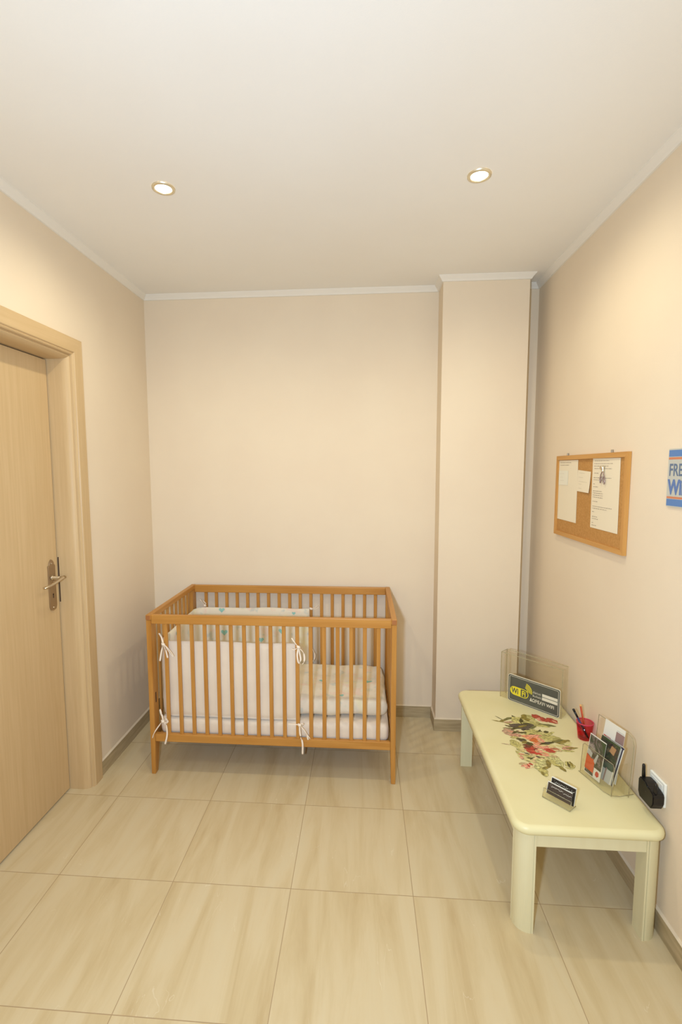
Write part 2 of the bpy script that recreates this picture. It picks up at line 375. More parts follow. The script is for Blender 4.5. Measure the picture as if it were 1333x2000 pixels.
lv.tube([(-0.040, yc+0.008, 1.064), (-0.040, yc-0.005, 1.063), (-0.041, yc-0.05, 1.052), (-0.044, yc-0.085, 1.044), (-0.050, yc-0.105, 1.041), (-0.056, yc-0.113, 1.040)], [0.0095, 0.0105, 0.009, 0.0085, 0.0085, 0.007], 14, flat=0.8)
part(lv, 'lever_handle', m_brass2, dr)

# ================================================================ downlights
def make_downlight():
    r = empty('downlight', (0, 0, 0))
    MB().lathe([(0.030, -0.001), (0.031, -0.005), (0.036, -0.007), (0.0415, -0.005), (0.043, 0.0)], n=48).build('trim_ring', m_chrome, r)
    MB().lathe([(0.0, -0.004), (0.012, -0.0042), (0.024, -0.003), (0.030, -0.001)], n=48).build('bulb', m_bulb, r)
    return r
def copy_tree(o, parent=None):
    c = o.copy(); COL.objects.link(c); c.parent = parent
    for ch in list(o.children): copy_tree(ch, c)
    return c
d0 = make_downlight()
DL = ['round recessed downlight in the ceiling near the door side, lit warm, over the crib',
      'round recessed downlight in the ceiling near the table side, lit warm',
      'recessed ceiling downlight behind the photographer on the door side',
      'recessed ceiling downlight behind the photographer on the table side']
for i, (x, y) in enumerate(LAMPS):
    o = d0 if i == 0 else copy_tree(d0)
    o.location = (x, y, H-0.0005); tag(o, DL[i], 'ceiling light', 'recessed ceiling downlights')

# ================================================================ crib
CX0, CX1, CY0, CY1, CH = 0.252, 1.492, -0.672, -0.018, 0.835
crib = empty('baby_crib', ((CX0+CX1)/2, (CY0+CY1)/2, 0)); tag(crib, 'wooden slatted baby crib with honey brown bars standing against the back wall', 'crib')
def cp(mb, name, m, label=None): return part(mb, name, m, crib, label=label)
def taper_leg(x0, x1, ya, yb, front):
    """post with a lower leg that tapers in depth and width"""
    mb = MB(); z0, z1, z2 = 0.0, 0.17, CH-0.027
    lv_ = []
    for z, t in ((z0, 1.0), (z1, 0.0), (z2, 0.0)):
        a, c = (ya, yb-0.026*t) if front else (ya+0.026*t, yb)
        if x0 < 0.8: xa, xb = x0+0.0*t, x1-0.004*t
        else: xa, xb = x0+0.004*t, x1
        lv_.append([mb.bm.verts.new(p) for p in ((xa, a, z), (xb, a, z), (xb, c, z), (xa, c, z))])
    for i in range(2):
        for k_ in range(4): mb.bm.faces.new((lv_[i][k_], lv_[i][(k_+1) % 4], lv_[i+1][(k_+1) % 4], lv_[i+1][k_]))
    mb.bm.faces.new(lv_[0][::-1]); mb.bm.faces.new(lv_[-1])
    bmesh.ops.recalc_face_normals(mb.bm, faces=mb.bm.faces[:])
    bmesh.ops.bevel(mb.bm, geom=[e for e in mb.bm.edges], offset=0.002, segments=2, affect='EDGES')
    return mb
PW, PD = 0.025, 0.058
for (x0, front) in ((CX0, True), (CX1-PW, True), (CX0, False), (CX1-PW, False)):
    ya, yb = (CY0, CY0+PD) if front else (CY1-PD, CY1)
    p_ = cp(taper_leg(x0, x0+PW, ya, yb, front), 'post', m_cw_z)
    if front and x0 < 0.8:
        s_ = MB().box(x0+PW-0.001, x0+PW+0.0012, CY0+0.022, CY0+0.030, 0.372, 0.425); sub(s_, 'slot', m_dark, p_, crib)
for x0 in (CX0, CX1-PW):
    a = MB(); a.box(x0-0.001, x0+PW+0.001, CY0-0.002, CY1, CH-0.027, CH, 0.0035, 3)
    a.mi = 1; a.box(x0+0.002, x0+PW-0.002, CY0-0.0026, CY0-0.0015, CH-0.0245, CH-0.0025)
    cp(a, 'end_top_rail', [m_cw_y, m_endg])
    cp(MB().box(x0+0.003, x0+PW-0.003, CY0+PD, CY1-PD, 0.176, 0.217, 0.002), 'end_bottom_rail', m_cw_y)
    nsl = 8
    for k_ in range(nsl):
        y = CY0+PD+(CY1-CY0-2*PD)*(k_+1)/(nsl+1)
        cp(MB().box(x0+0.008, x0+0.018, y-0.0095, y+0.0095, 0.215, CH-0.025, 0.002), 'slat', m_cw_z)
for (ya, yb) in ((CY0+0.003, CY0+0.025), (CY1-0.025, CY1-0.003)):
    cp(MB().box(CX0+PW, CX1-PW, ya, yb, CH-0.046, CH-0.001, 0.003, 3), 'top_rail', m_cw_x)
    cp(MB().box(CX0+PW, CX1-PW, ya, yb, 0.174, 0.215, 0.003, 3), 'bottom_rail', m_cw_x)
    for k_ in range(17):
        x = 0.3465+k_*0.0662
        ym = (ya+yb)/2
        cp(MB().box(x-0.0095, x+0.0095, ym-0.005, ym+0.005, 0.213, CH-0.044, 0.0022), 'slat', m_cw_z)
cp(MB().box(CX0+PW+0.001, CX1-PW-0.001, CY0+0.027, CY1-0.027, 0.176, 0.190), 'bed_base', m_cw_x)
cp(MB().lathe([(0.006, 0), (0.006, 0.012), (0.003, 0.014)], (1.02, CY0+0.05, 0.163), 10, True, True), 'bolt', m_dark)

# ---- fabrics
def fabric(name, base, blobs=False, bump=0.25, bs_=420):
    m = mat(name, base, 0.9, spec=0.1, Sheen_Weight=0.2)
    v = texco(m)
    if blobs:
        c_out = None; seed = 0
        nz = N(m, 'ShaderNodeRGB'); nz.outputs[0].default_value = (*lin(base), 1); c_out = nz.outputs[0]
        # soft vertical nursery stripes
        for (sc, off, col, thr, amt) in ((9, 1.7, (232, 214, 190), 0.60, 0.5), (11, 7.1, (196, 202, 180), 0.64, 0.45), (13, 12.9, (232, 196, 176), 0.62, 0.5), (15, 33.1, (178, 190, 186), 0.66, 0.5), (10, 21.5, (236, 226, 178), 0.63, 0.45)):
            mp = N(m, 'ShaderNodeMapping'); mp.inputs['Location'].default_value = (off, off*1.3, off*0.7); L(m, v, mp.inputs['Vector'])
            n = N(m, 'ShaderNodeTexNoise'); n.inputs['Scale'].default_value = sc; n.inputs['Detail'].default_value = 4; L(m, mp.outputs[0], n.inputs['Vector'])
            r = N(m, 'ShaderNodeMapRange'); r.inputs['From Min'].default_value = thr-0.04; r.inputs['From Max'].default_value = thr+0.04; r.inputs['To Max'].default_value = amt; L(m, n.outputs['Fac'], r.inputs['Value'])
            x = N(m, 'ShaderNodeMix', data_type='RGBA'); L(m, r.outputs[0], x.inputs['Factor']); L(m, c_out, x.inputs['A']); x.inputs['B'].default_value = (*lin(col), 1); c_out = x.outputs['Result']
        L(m, c_out, bs(m).inputs['Base Color'])
    n = N(m, 'ShaderNodeTexNoise'); n.inputs['Scale'].default_value = 14; n.inputs['Detail'].default_value = 6; L(m, v, n.inputs['Vector'])
    bp = N(m, 'ShaderNodeBump'); bp.inputs['Strength'].default_value = bump; bp.inputs['Distance'].default_value = 0.01; L(m, n.outputs['Fac'], bp.inputs['Height']); L(m, bp.outputs['Normal'], bs(m).inputs['Normal'])
    return m
m_fab = fabric('white_cotton', (234, 217, 195))
m_fabp = fabric('printed_cotton', (230, 217, 194), True)
m_heart = mat('mint_heart', (150, 196, 184), 0.9, spec=0.1)
m_tape = mat('cotton_tape', (244, 228, 208), 0.9, spec=0.1)

def heart(mb, org, ux, uy, s):
    o = Vector(org); ux = Vector(ux); uy = Vector(uy); pts = []
    for i in range(20):
        t = 2*math.pi*i/20; x = 16*math.sin(t)**3; y = 13*math.cos(t)-5*math.cos(2*t)-2*math.cos(3*t)-math.cos(4*t)
        pts.append(o+ux*(x*s/17)+uy*(y*s/17))
    mb.poly(pts)

# mattress
def cushion(x0, x1, y0, y1, z0, z1, nx, ny, nz, r, amp, seed, top=None, puff=0.0, fq=9.0):
    """rounded soft block on a grid, gently rumpled"""
    bm = bmesh.new(); bmesh.ops.create_cube(bm, size=2.0)
    mb = MB(); verts = {}
    def pos(i, j, k):
        u, v, w_ = 2*i/nx-1, 2*j/ny-1, 2*k/nz-1
        cx, cy, cz = (x0+x1)/2, (y0+y1)/2, (z0+z1)/2; hx, hy, hz = (x1-x0)/2, (y1-y0)/2, (z1-z0)/2
        p = Vector((u*hx, v*hy, w_*hz)); q = Vector((max(-hx+r, min(hx-r, p.x)), max(-hy+r, min(hy-r, p.y)), max(-hz+r, min(hz-r, p.z))))
        d = p-q
        if d.length > 1e-6: d = d.normalized()*r; p = q+d
        P = Vector((cx+p.x, cy+p.y, cz+p.z))
        if top and w_ > 0: P.z += top(P.x, P.y)*max(0, w_)
        nv = noise.noise_vector(P*fq+Vector((seed, seed*2, 0)))*amp
        nv += noise.noise_vector(P*fq*2.3+Vector((seed, 5, seed)))*amp*0.4
        return P+nv
    def V(i, j, k):
        if (i, j, k) not in verts: verts[(i, j, k)] = mb.bm.verts.new(pos(i, j, k))
        return verts[(i, j, k)]
    def quad(a, b_, c, d):
        f = mb.bm.faces.new((V(*a), V(*b_), V(*c), V(*d))); f.smooth = True; return f
    for i in range(nx):
        for j in range(ny):
            quad((i, j, nz), (i+1, j, nz), (i+1, j+1, nz), (i, j+1, nz)); quad((i, j, 0), (i, j+1, 0), (i+1, j+1, 0), (i+1, j, 0))
    for i in range(nx):
        for k in range(nz):
            quad((i, 0, k), (i+1, 0, k), (i+1, 0, k+1), (i, 0, k+1)); quad((i, ny, k), (i, ny, k+1), (i+1, ny, k+1), (i+1, ny, k))
    for j in range(ny):
        for k in range(nz):
            quad((0, j, k), (0, j, k+1), (0, j+1, k+1), (0, j+1, k)); quad((nx, j, k), (nx, j+1, k), (nx, j+1, k+1), (nx, j, k+1))
    bm.free(); return mb
mt = cushion(0.290, 1.462, -0.641, -0.046, 0.194, 0.288, 90, 40, 10, 0.028, 0.004, 3.0).build('mattress', m_fab)
tag(mt, 'white quilted crib mattress lying on the base of the wooden crib', 'mattress')
dv = cushion(0.345, 1.452, -0.598, -0.078, 0.300, 0.372, 90, 44, 14, 0.036, 0.011, 9.0, top=lambda x, y: 0.016*math.sin((x-0.3)*5)*math.sin(-y*4.5)+0.02*max(0, min(1, (-0.2-y)/0.25)), fq=7.0).build('duvet', m_fabp)
tag(dv, 'thick pale nursery print duvet with mint hearts lying on the crib mattress', 'duvet')
def heart_part(fn, tgt):
    hb = MB(); fn(hb); ho = hb.build('heart_print', m_heart, tgt, normals=False)
    sw = ho.modifiers.new('sub', 'SUBSURF'); sw.subdivision_type = 'SIMPLE'; sw.levels = sw.render_levels = 2
    sh = ho.modifiers.new('wrap', 'SHRINKWRAP'); sh.target = tgt; sh.wrap_method = 'NEAREST_SURFACEPOINT'; sh.offset = 0.0008
for (x, y, s, a) in ((1.105, -0.33, 0.020, 0.2), (1.36, -0.34, 0.024, -0.2), (1.22, -0.52, 0.015, 0.4), (0.9, -0.3, 0.02, 0)):
    z = 0.372+0.016*math.sin((x-0.3)*5)*math.sin(-y*4.5)+0.02*max(0, min(1, (-0.2-y)/0.25))+0.010
    heart_part(lambda hb: heart(hb, (x, y, z), (math.cos(a), math.sin(a), 0), (-math.sin(a), math.cos(a), 0), s), dv)

# bumper: a U of padded cloth round the left half, tied to the bars
BX = [(1.003, -0.632), (0.65, -0.633), (0.36, -0.630), (0.316, -0.612), (0.296, -0.57), (0.293, -0.35), (0.296, -0.12), (0.318, -0.078), (0.36, -0.062), (0.65, -0.056), (1.003, -0.056)]
def resample(P, step):
    out = []; P = [Vector(p) for p in P]
    for a, c in zip(P[:-1], P[1:]):
        n = max(1, int((c-a).length/step))
        for i in range(n): out.append(a.lerp(c, i/n))
    out.append(P[-1]); return out
bp_ = resample(BX, 0.016); nz = 26; mb = MB(); Z0, Z1 = 0.294, 0.690
rows_o, rows_i = [], []
for i, p in enumerate(bp_):
    d = (bp_[min(i+1, len(bp_)-1)]-bp_[max(i-1, 0)]).normalized(); nrm = Vector((-d.y, d.x))   # outward
    if (p+nrm*0.1-Vector((0.65, -0.34))).length < (p-Vector((0.65, -0.34))).length: nrm = -nrm
    edge = min(1.0, i/2, (len(bp_)-1-i)/2)
    ro, ri = [], []
    for k_ in range(nz+1):
        t = k_/nz; z = Z0+(Z1-Z0)*t+(0.012 if p.y > -0.3 else 0)*t
        th = 0.0105*math.sqrt(max(0.0, 1-(2*t-1)**10))*(0.35+0.65*edge)
        q = Vector((p.x, p.y, z)); w1 = noise.noise(q*7+Vector((1, 2, 3)))*0.006+noise.noise(q*19)*0.0018
        z += noise.noise(Vector((p.x*6, p.y*6, 4)))*0.006*t
        if p.y > -0.5: w1 -= 0.002
        sagx = 0.0
        if p.x > 0.32 and p.y < -0.55: w1 = max(-0.003, min(0.0025, w1))
        ro.append(mb.bm.verts.new((p.x+nrm.x*(th+w1), p.y+nrm.y*(th+w1), z))); ri.append(mb.bm.verts.new((p.x+nrm.x*(-th+w1), p.y+nrm.y*(-th+w1), z)))
    rows_o.append(ro); rows_i.append(ri)
nn_ = len(bp_)
for i in range(nn_-1):
    for k_ in range(nz):
        f = mb.bm.faces.new((rows_o[i][k_], rows_o[i+1][k_], rows_o[i+1][k_+1], rows_o[i][k_+1])); f.smooth = True; f.material_index = 0
        f = mb.bm.faces.new((rows_i[i][k_], rows_i[i][k_+1], rows_i[i+1][k_+1], rows_i[i+1][k_])); f.smooth = True; f.material_index = 1
    for k_ in (0, nz):
        f = mb.bm.faces.new((rows_o[i][k_], rows_i[i][k_], rows_i[i+1][k_], rows_o[i+1][k_])); f.material_index = 0
for i in (0, nn_-1):
    for k_ in range(nz): mb.bm.faces.new((rows_o[i][k_], rows_o[i][k_+1], rows_i[i][k_+1], rows_i[i][k_]))
bmp = mb.build('crib_bumper', [m_fab, m_fabp])
tag(bmp, 'padded white cloth bumper with printed inside tied round the left half of the crib', 'crib bumper')
def spline(P, n=6):
    P = [Vector(p) for p in P]; out = []
    for i in range(len(P)-1):
        p0, p1, p2, p3 = P[max(i-1, 0)], P[i], P[i+1], P[min(i+2, len(P)-1)]
        for k_ in range(n):
            t = k_/n; out.append(0.5*((2*p1)+(-p0+p2)*t+(2*p0-5*p1+4*p2-p3)*t*t+(-p0+3*p1-3*p2+p3)*t*t*t))
    out.append(P[-1]); return out
def tie(strands, knot, lab=None):
    mb = MB()
    for s_ in strands: mb.tube(spline(s_), 0.0048, 6, flat=0.35)
    c = Vector(knot); mb.tube([c+Vector((-0.008, 0, 0.004)), c+Vector((0, -0.004, 0)), c+Vector((0.008, 0, -0.004))], [0.005, 0.008, 0.005], 8)
    o = mb.build('tie', m_tape, bmp)
    if lab: o['label'] = lab
YT = -0.684
tie([[(0.343, YT, 0.690), (0.322, YT+0.03, 0.715), (0.305, YT+0.04, 0.733)], [(0.343, YT, 0.690), (0.332, YT, 0.655), (0.322, YT, 0.605)], [(0.343, YT, 0.690), (0.354, YT, 0.66), (0.362, YT, 0.622)],
     [(0.343, YT, 0.690), (0.362, YT-0.004, 0.678), (0.386, YT, 0.645), (0.392, YT, 0.630), (0.380, YT, 0.642), (0.356, YT, 0.676)]], (0.343, YT, 0.692), 'white cotton tie at the top left of the bumper')
tie([[(0.327, YT, 0.292), (0.310, YT+0.02, 0.275), (0.285, YT-0.006, 0.238), (0.272, YT-0.006, 0.205)], [(0.327, YT, 0.292), (0.342, YT, 0.27), (0.345, YT, 0.22), (0.334, YT-0.003, 0.172)], [(0.327, YT, 0.292), (0.322, YT, 0.325), (0.312, YT+0.004, 0.352), (0.318, YT, 0.330), (0.330, YT, 0.296)], [(0.327, YT, 0.292), (0.345, YT, 0.305), (0.350, YT, 0.285), (0.332, YT, 0.286)]], (0.327, YT, 0.292), 'white cotton tie at the bottom left of the bumper')
tie([[(1.018, YT, 0.692), (1.0, YT, 0.716), (0.984, YT+0.008, 0.735)], [(1.018, YT, 0.692), (0.998, YT, 0.680), (0.985, YT, 0.684)], [(1.018, YT, 0.692), (1.012, YT-0.004, 0.655), (1.018, YT, 0.612), (1.028, YT, 0.630), (1.022, YT, 0.668), (1.018, YT, 0.69)], [(1.018, YT, 0.692), (1.042, YT, 0.665), (1.046, YT, 0.625), (1.036, YT, 0.608)]], (1.018, YT, 0.694), 'white cotton tie at the top right of the bumper, knotted in a loop')
tie([[(1.020, YT, 0.298), (0.995, YT, 0.300), (0.962, YT, 0.300)], [(1.020, YT, 0.298), (1.022, YT, 0.250), (1.034, YT-0.004, 0.205), (1.034, YT-0.006, 0.150)], [(1.020, YT, 0.298), (1.044, YT, 0.268), (1.072, YT, 0.228)], [(1.020, YT, 0.298), (1.050, YT, 0.262), (1.062, YT, 0.222)], [(1.020, YT, 0.298), (1.036, YT, 0.306), (1.034, YT, 0.296)]], (1.020, YT, 0.298), 'white cotton tie at the bottom right of the bumper')
tie([[(0.345, -0.052, 0.708), (0.328, -0.06, 0.735), (0.318, -0.06, 0.748)], [(0.345, -0.052, 0.708), (0.352, -0.06, 0.725), (0.336, -0.06, 0.74)]], (0.345, -0.054, 0.708))
tie([[(1.006, -0.052, 0.700), (1.03, -0.058, 0.705), (1.055, -0.058, 0.722)], [(1.006, -0.052, 0.700), (1.032, -0.058, 0.698), (1.062, -0.058, 0.712)]], (1.012, -0.054, 0.700))
tie([[(1.006, -0.07, 0.44), (1.022, -0.075, 0.45), (1.036, -0.075, 0.41), (1.026, -0.075, 0.375), (1.014, -0.075, 0.40)]], (1.008, -0.072, 0.44))
for (x, z, s) in ((0.456, 0.688, 0.020), (0.905, 0.672, 0.012), (0.7, 0.50, 0.018), (0.55, 0.42, 0.016), (0.47, 0.545, 0.022), (0.83, 0.56, 0.02), (0.62, 0.62, 0.012)): heart_part(lambda hb: heart(hb, (x, -0.075, z), (1, 0, 0), (0, 0, 1), s), bmp)
for (y, z, s) in ((-0.42, 0.655, 0.020), (-0.2, 0.6, 0.016)): heart_part(lambda hb: heart(hb, (0.315, y, z), (0, 1, 0), (0, 0, 1), s), bmp)
# ================================================================ low table
TX0, TX1, TY0, TY1, TZ = 1.828, 2.316, -1.428, -0.428, 0.388
TCX, TCY = 2.07, -0.925
tb = empty('low_table', (TCX, TCY, 0)); tag(tb, 'low cream painted table with rounded corners and painted flowers, along the right wall', 'table')
def tp(mb, name, m, label=None): return part(mb, name, m, tb, label=label)
mb = MB(); prof = [(0.016, 0.356), (0.006, 0.3575), (0.001, 0.363), (0.0, 0.371), (0.002, 0.379), (0.008, 0.385), (0.016, 0.388)]
rings = []
for o, z in prof: rings.append([mb.bm.verts.new((x, y, z)) for x, y in rrect(TX0+o, TX1-o, TY0+o, TY1-o, 0.052-o, 10)])
for i in range(len(rings)-1):
    n = len(rings[0])
    for k_ in range(n):
        f = mb.bm.faces.new((rings[i][k_], rings[i][(k_+1) % n], rings[i+1][(k_+1) % n], rings[i+1][k_])); f.smooth = True
mb.bm.faces.new(rings[0][::-1]); mb.bm.faces.new(rings[-1])
tp(mb, 'tabletop', m_table)
LX0, LX1, LY0, LY1 = 1.843, 2.307, -1.416, -0.440
LW = 0.058
def leg(x0, x1, y0, y1, sx, sy):
    """square leg whose outer corner is a quarter round with a shallow reed at each end"""
    R = 0.050; ox = x0 if sx < 0 else x1; oy = y0 if sy < 0 else y1; ix = x1 if sx < 0 else x0; iy = y1 if sy < 0 else y0
    P = [(ix, iy), (ox, iy)] if False else []
    P = [(ix, iy), (ox, iy), (ox, oy-sy*(R+0.003)), (ox-sx*0.0022, oy-sy*(R+0.001)), (ox-sx*0.0022, oy-sy*(R-0.002))]
    cx, cy = ox-sx*R, oy-sy*R
    for i in range(0, 13):
        a = math.radians(90*i/12); P.append((cx+sx*(R-0.0005)*math.cos(a), cy+sy*(R-0.0005)*math.sin(a)))
    P += [(ox-sx*(R-0.002), oy-sy*0.0022), (ox-sx*(R+0.001), oy-sy*0.0022), (ox-sx*(R+0.003), oy), (ix, oy)]
    return MB().prism(P, 0.0, 0.357)
for (x0, x1, sx) in ((LX0, LX0+LW, -1), (LX1-LW, LX1, 1)):
    for (y0, y1, sy) in ((LY0, LY0+LW, -1), (LY1-LW, LY1, 1)): tp(leg(x0, x1, y0, y1, sx, sy), 'leg', m_tleg)
tp(MB().box(LX0+LW, LX1-LW, LY0+0.003, LY0+0.022, 0.311, 0.357, 0.001), 'apron', m_tleg)
tp(MB().box(LX0+LW, LX1-LW, LY1-0.022, LY1-0.003, 0.311, 0.357, 0.001), 'apron', m_tleg)
tp(MB().box(LX0+0.006, LX0+0.025, LY0+LW, LY1-LW, 0.311, 0.357, 0.001), 'apron', m_tleg)
tp(MB().box(LX1-0.025, LX1-0.006, LY0+LW, LY1-LW, 0.311, 0.357, 0.001), 'apron', m_tleg)
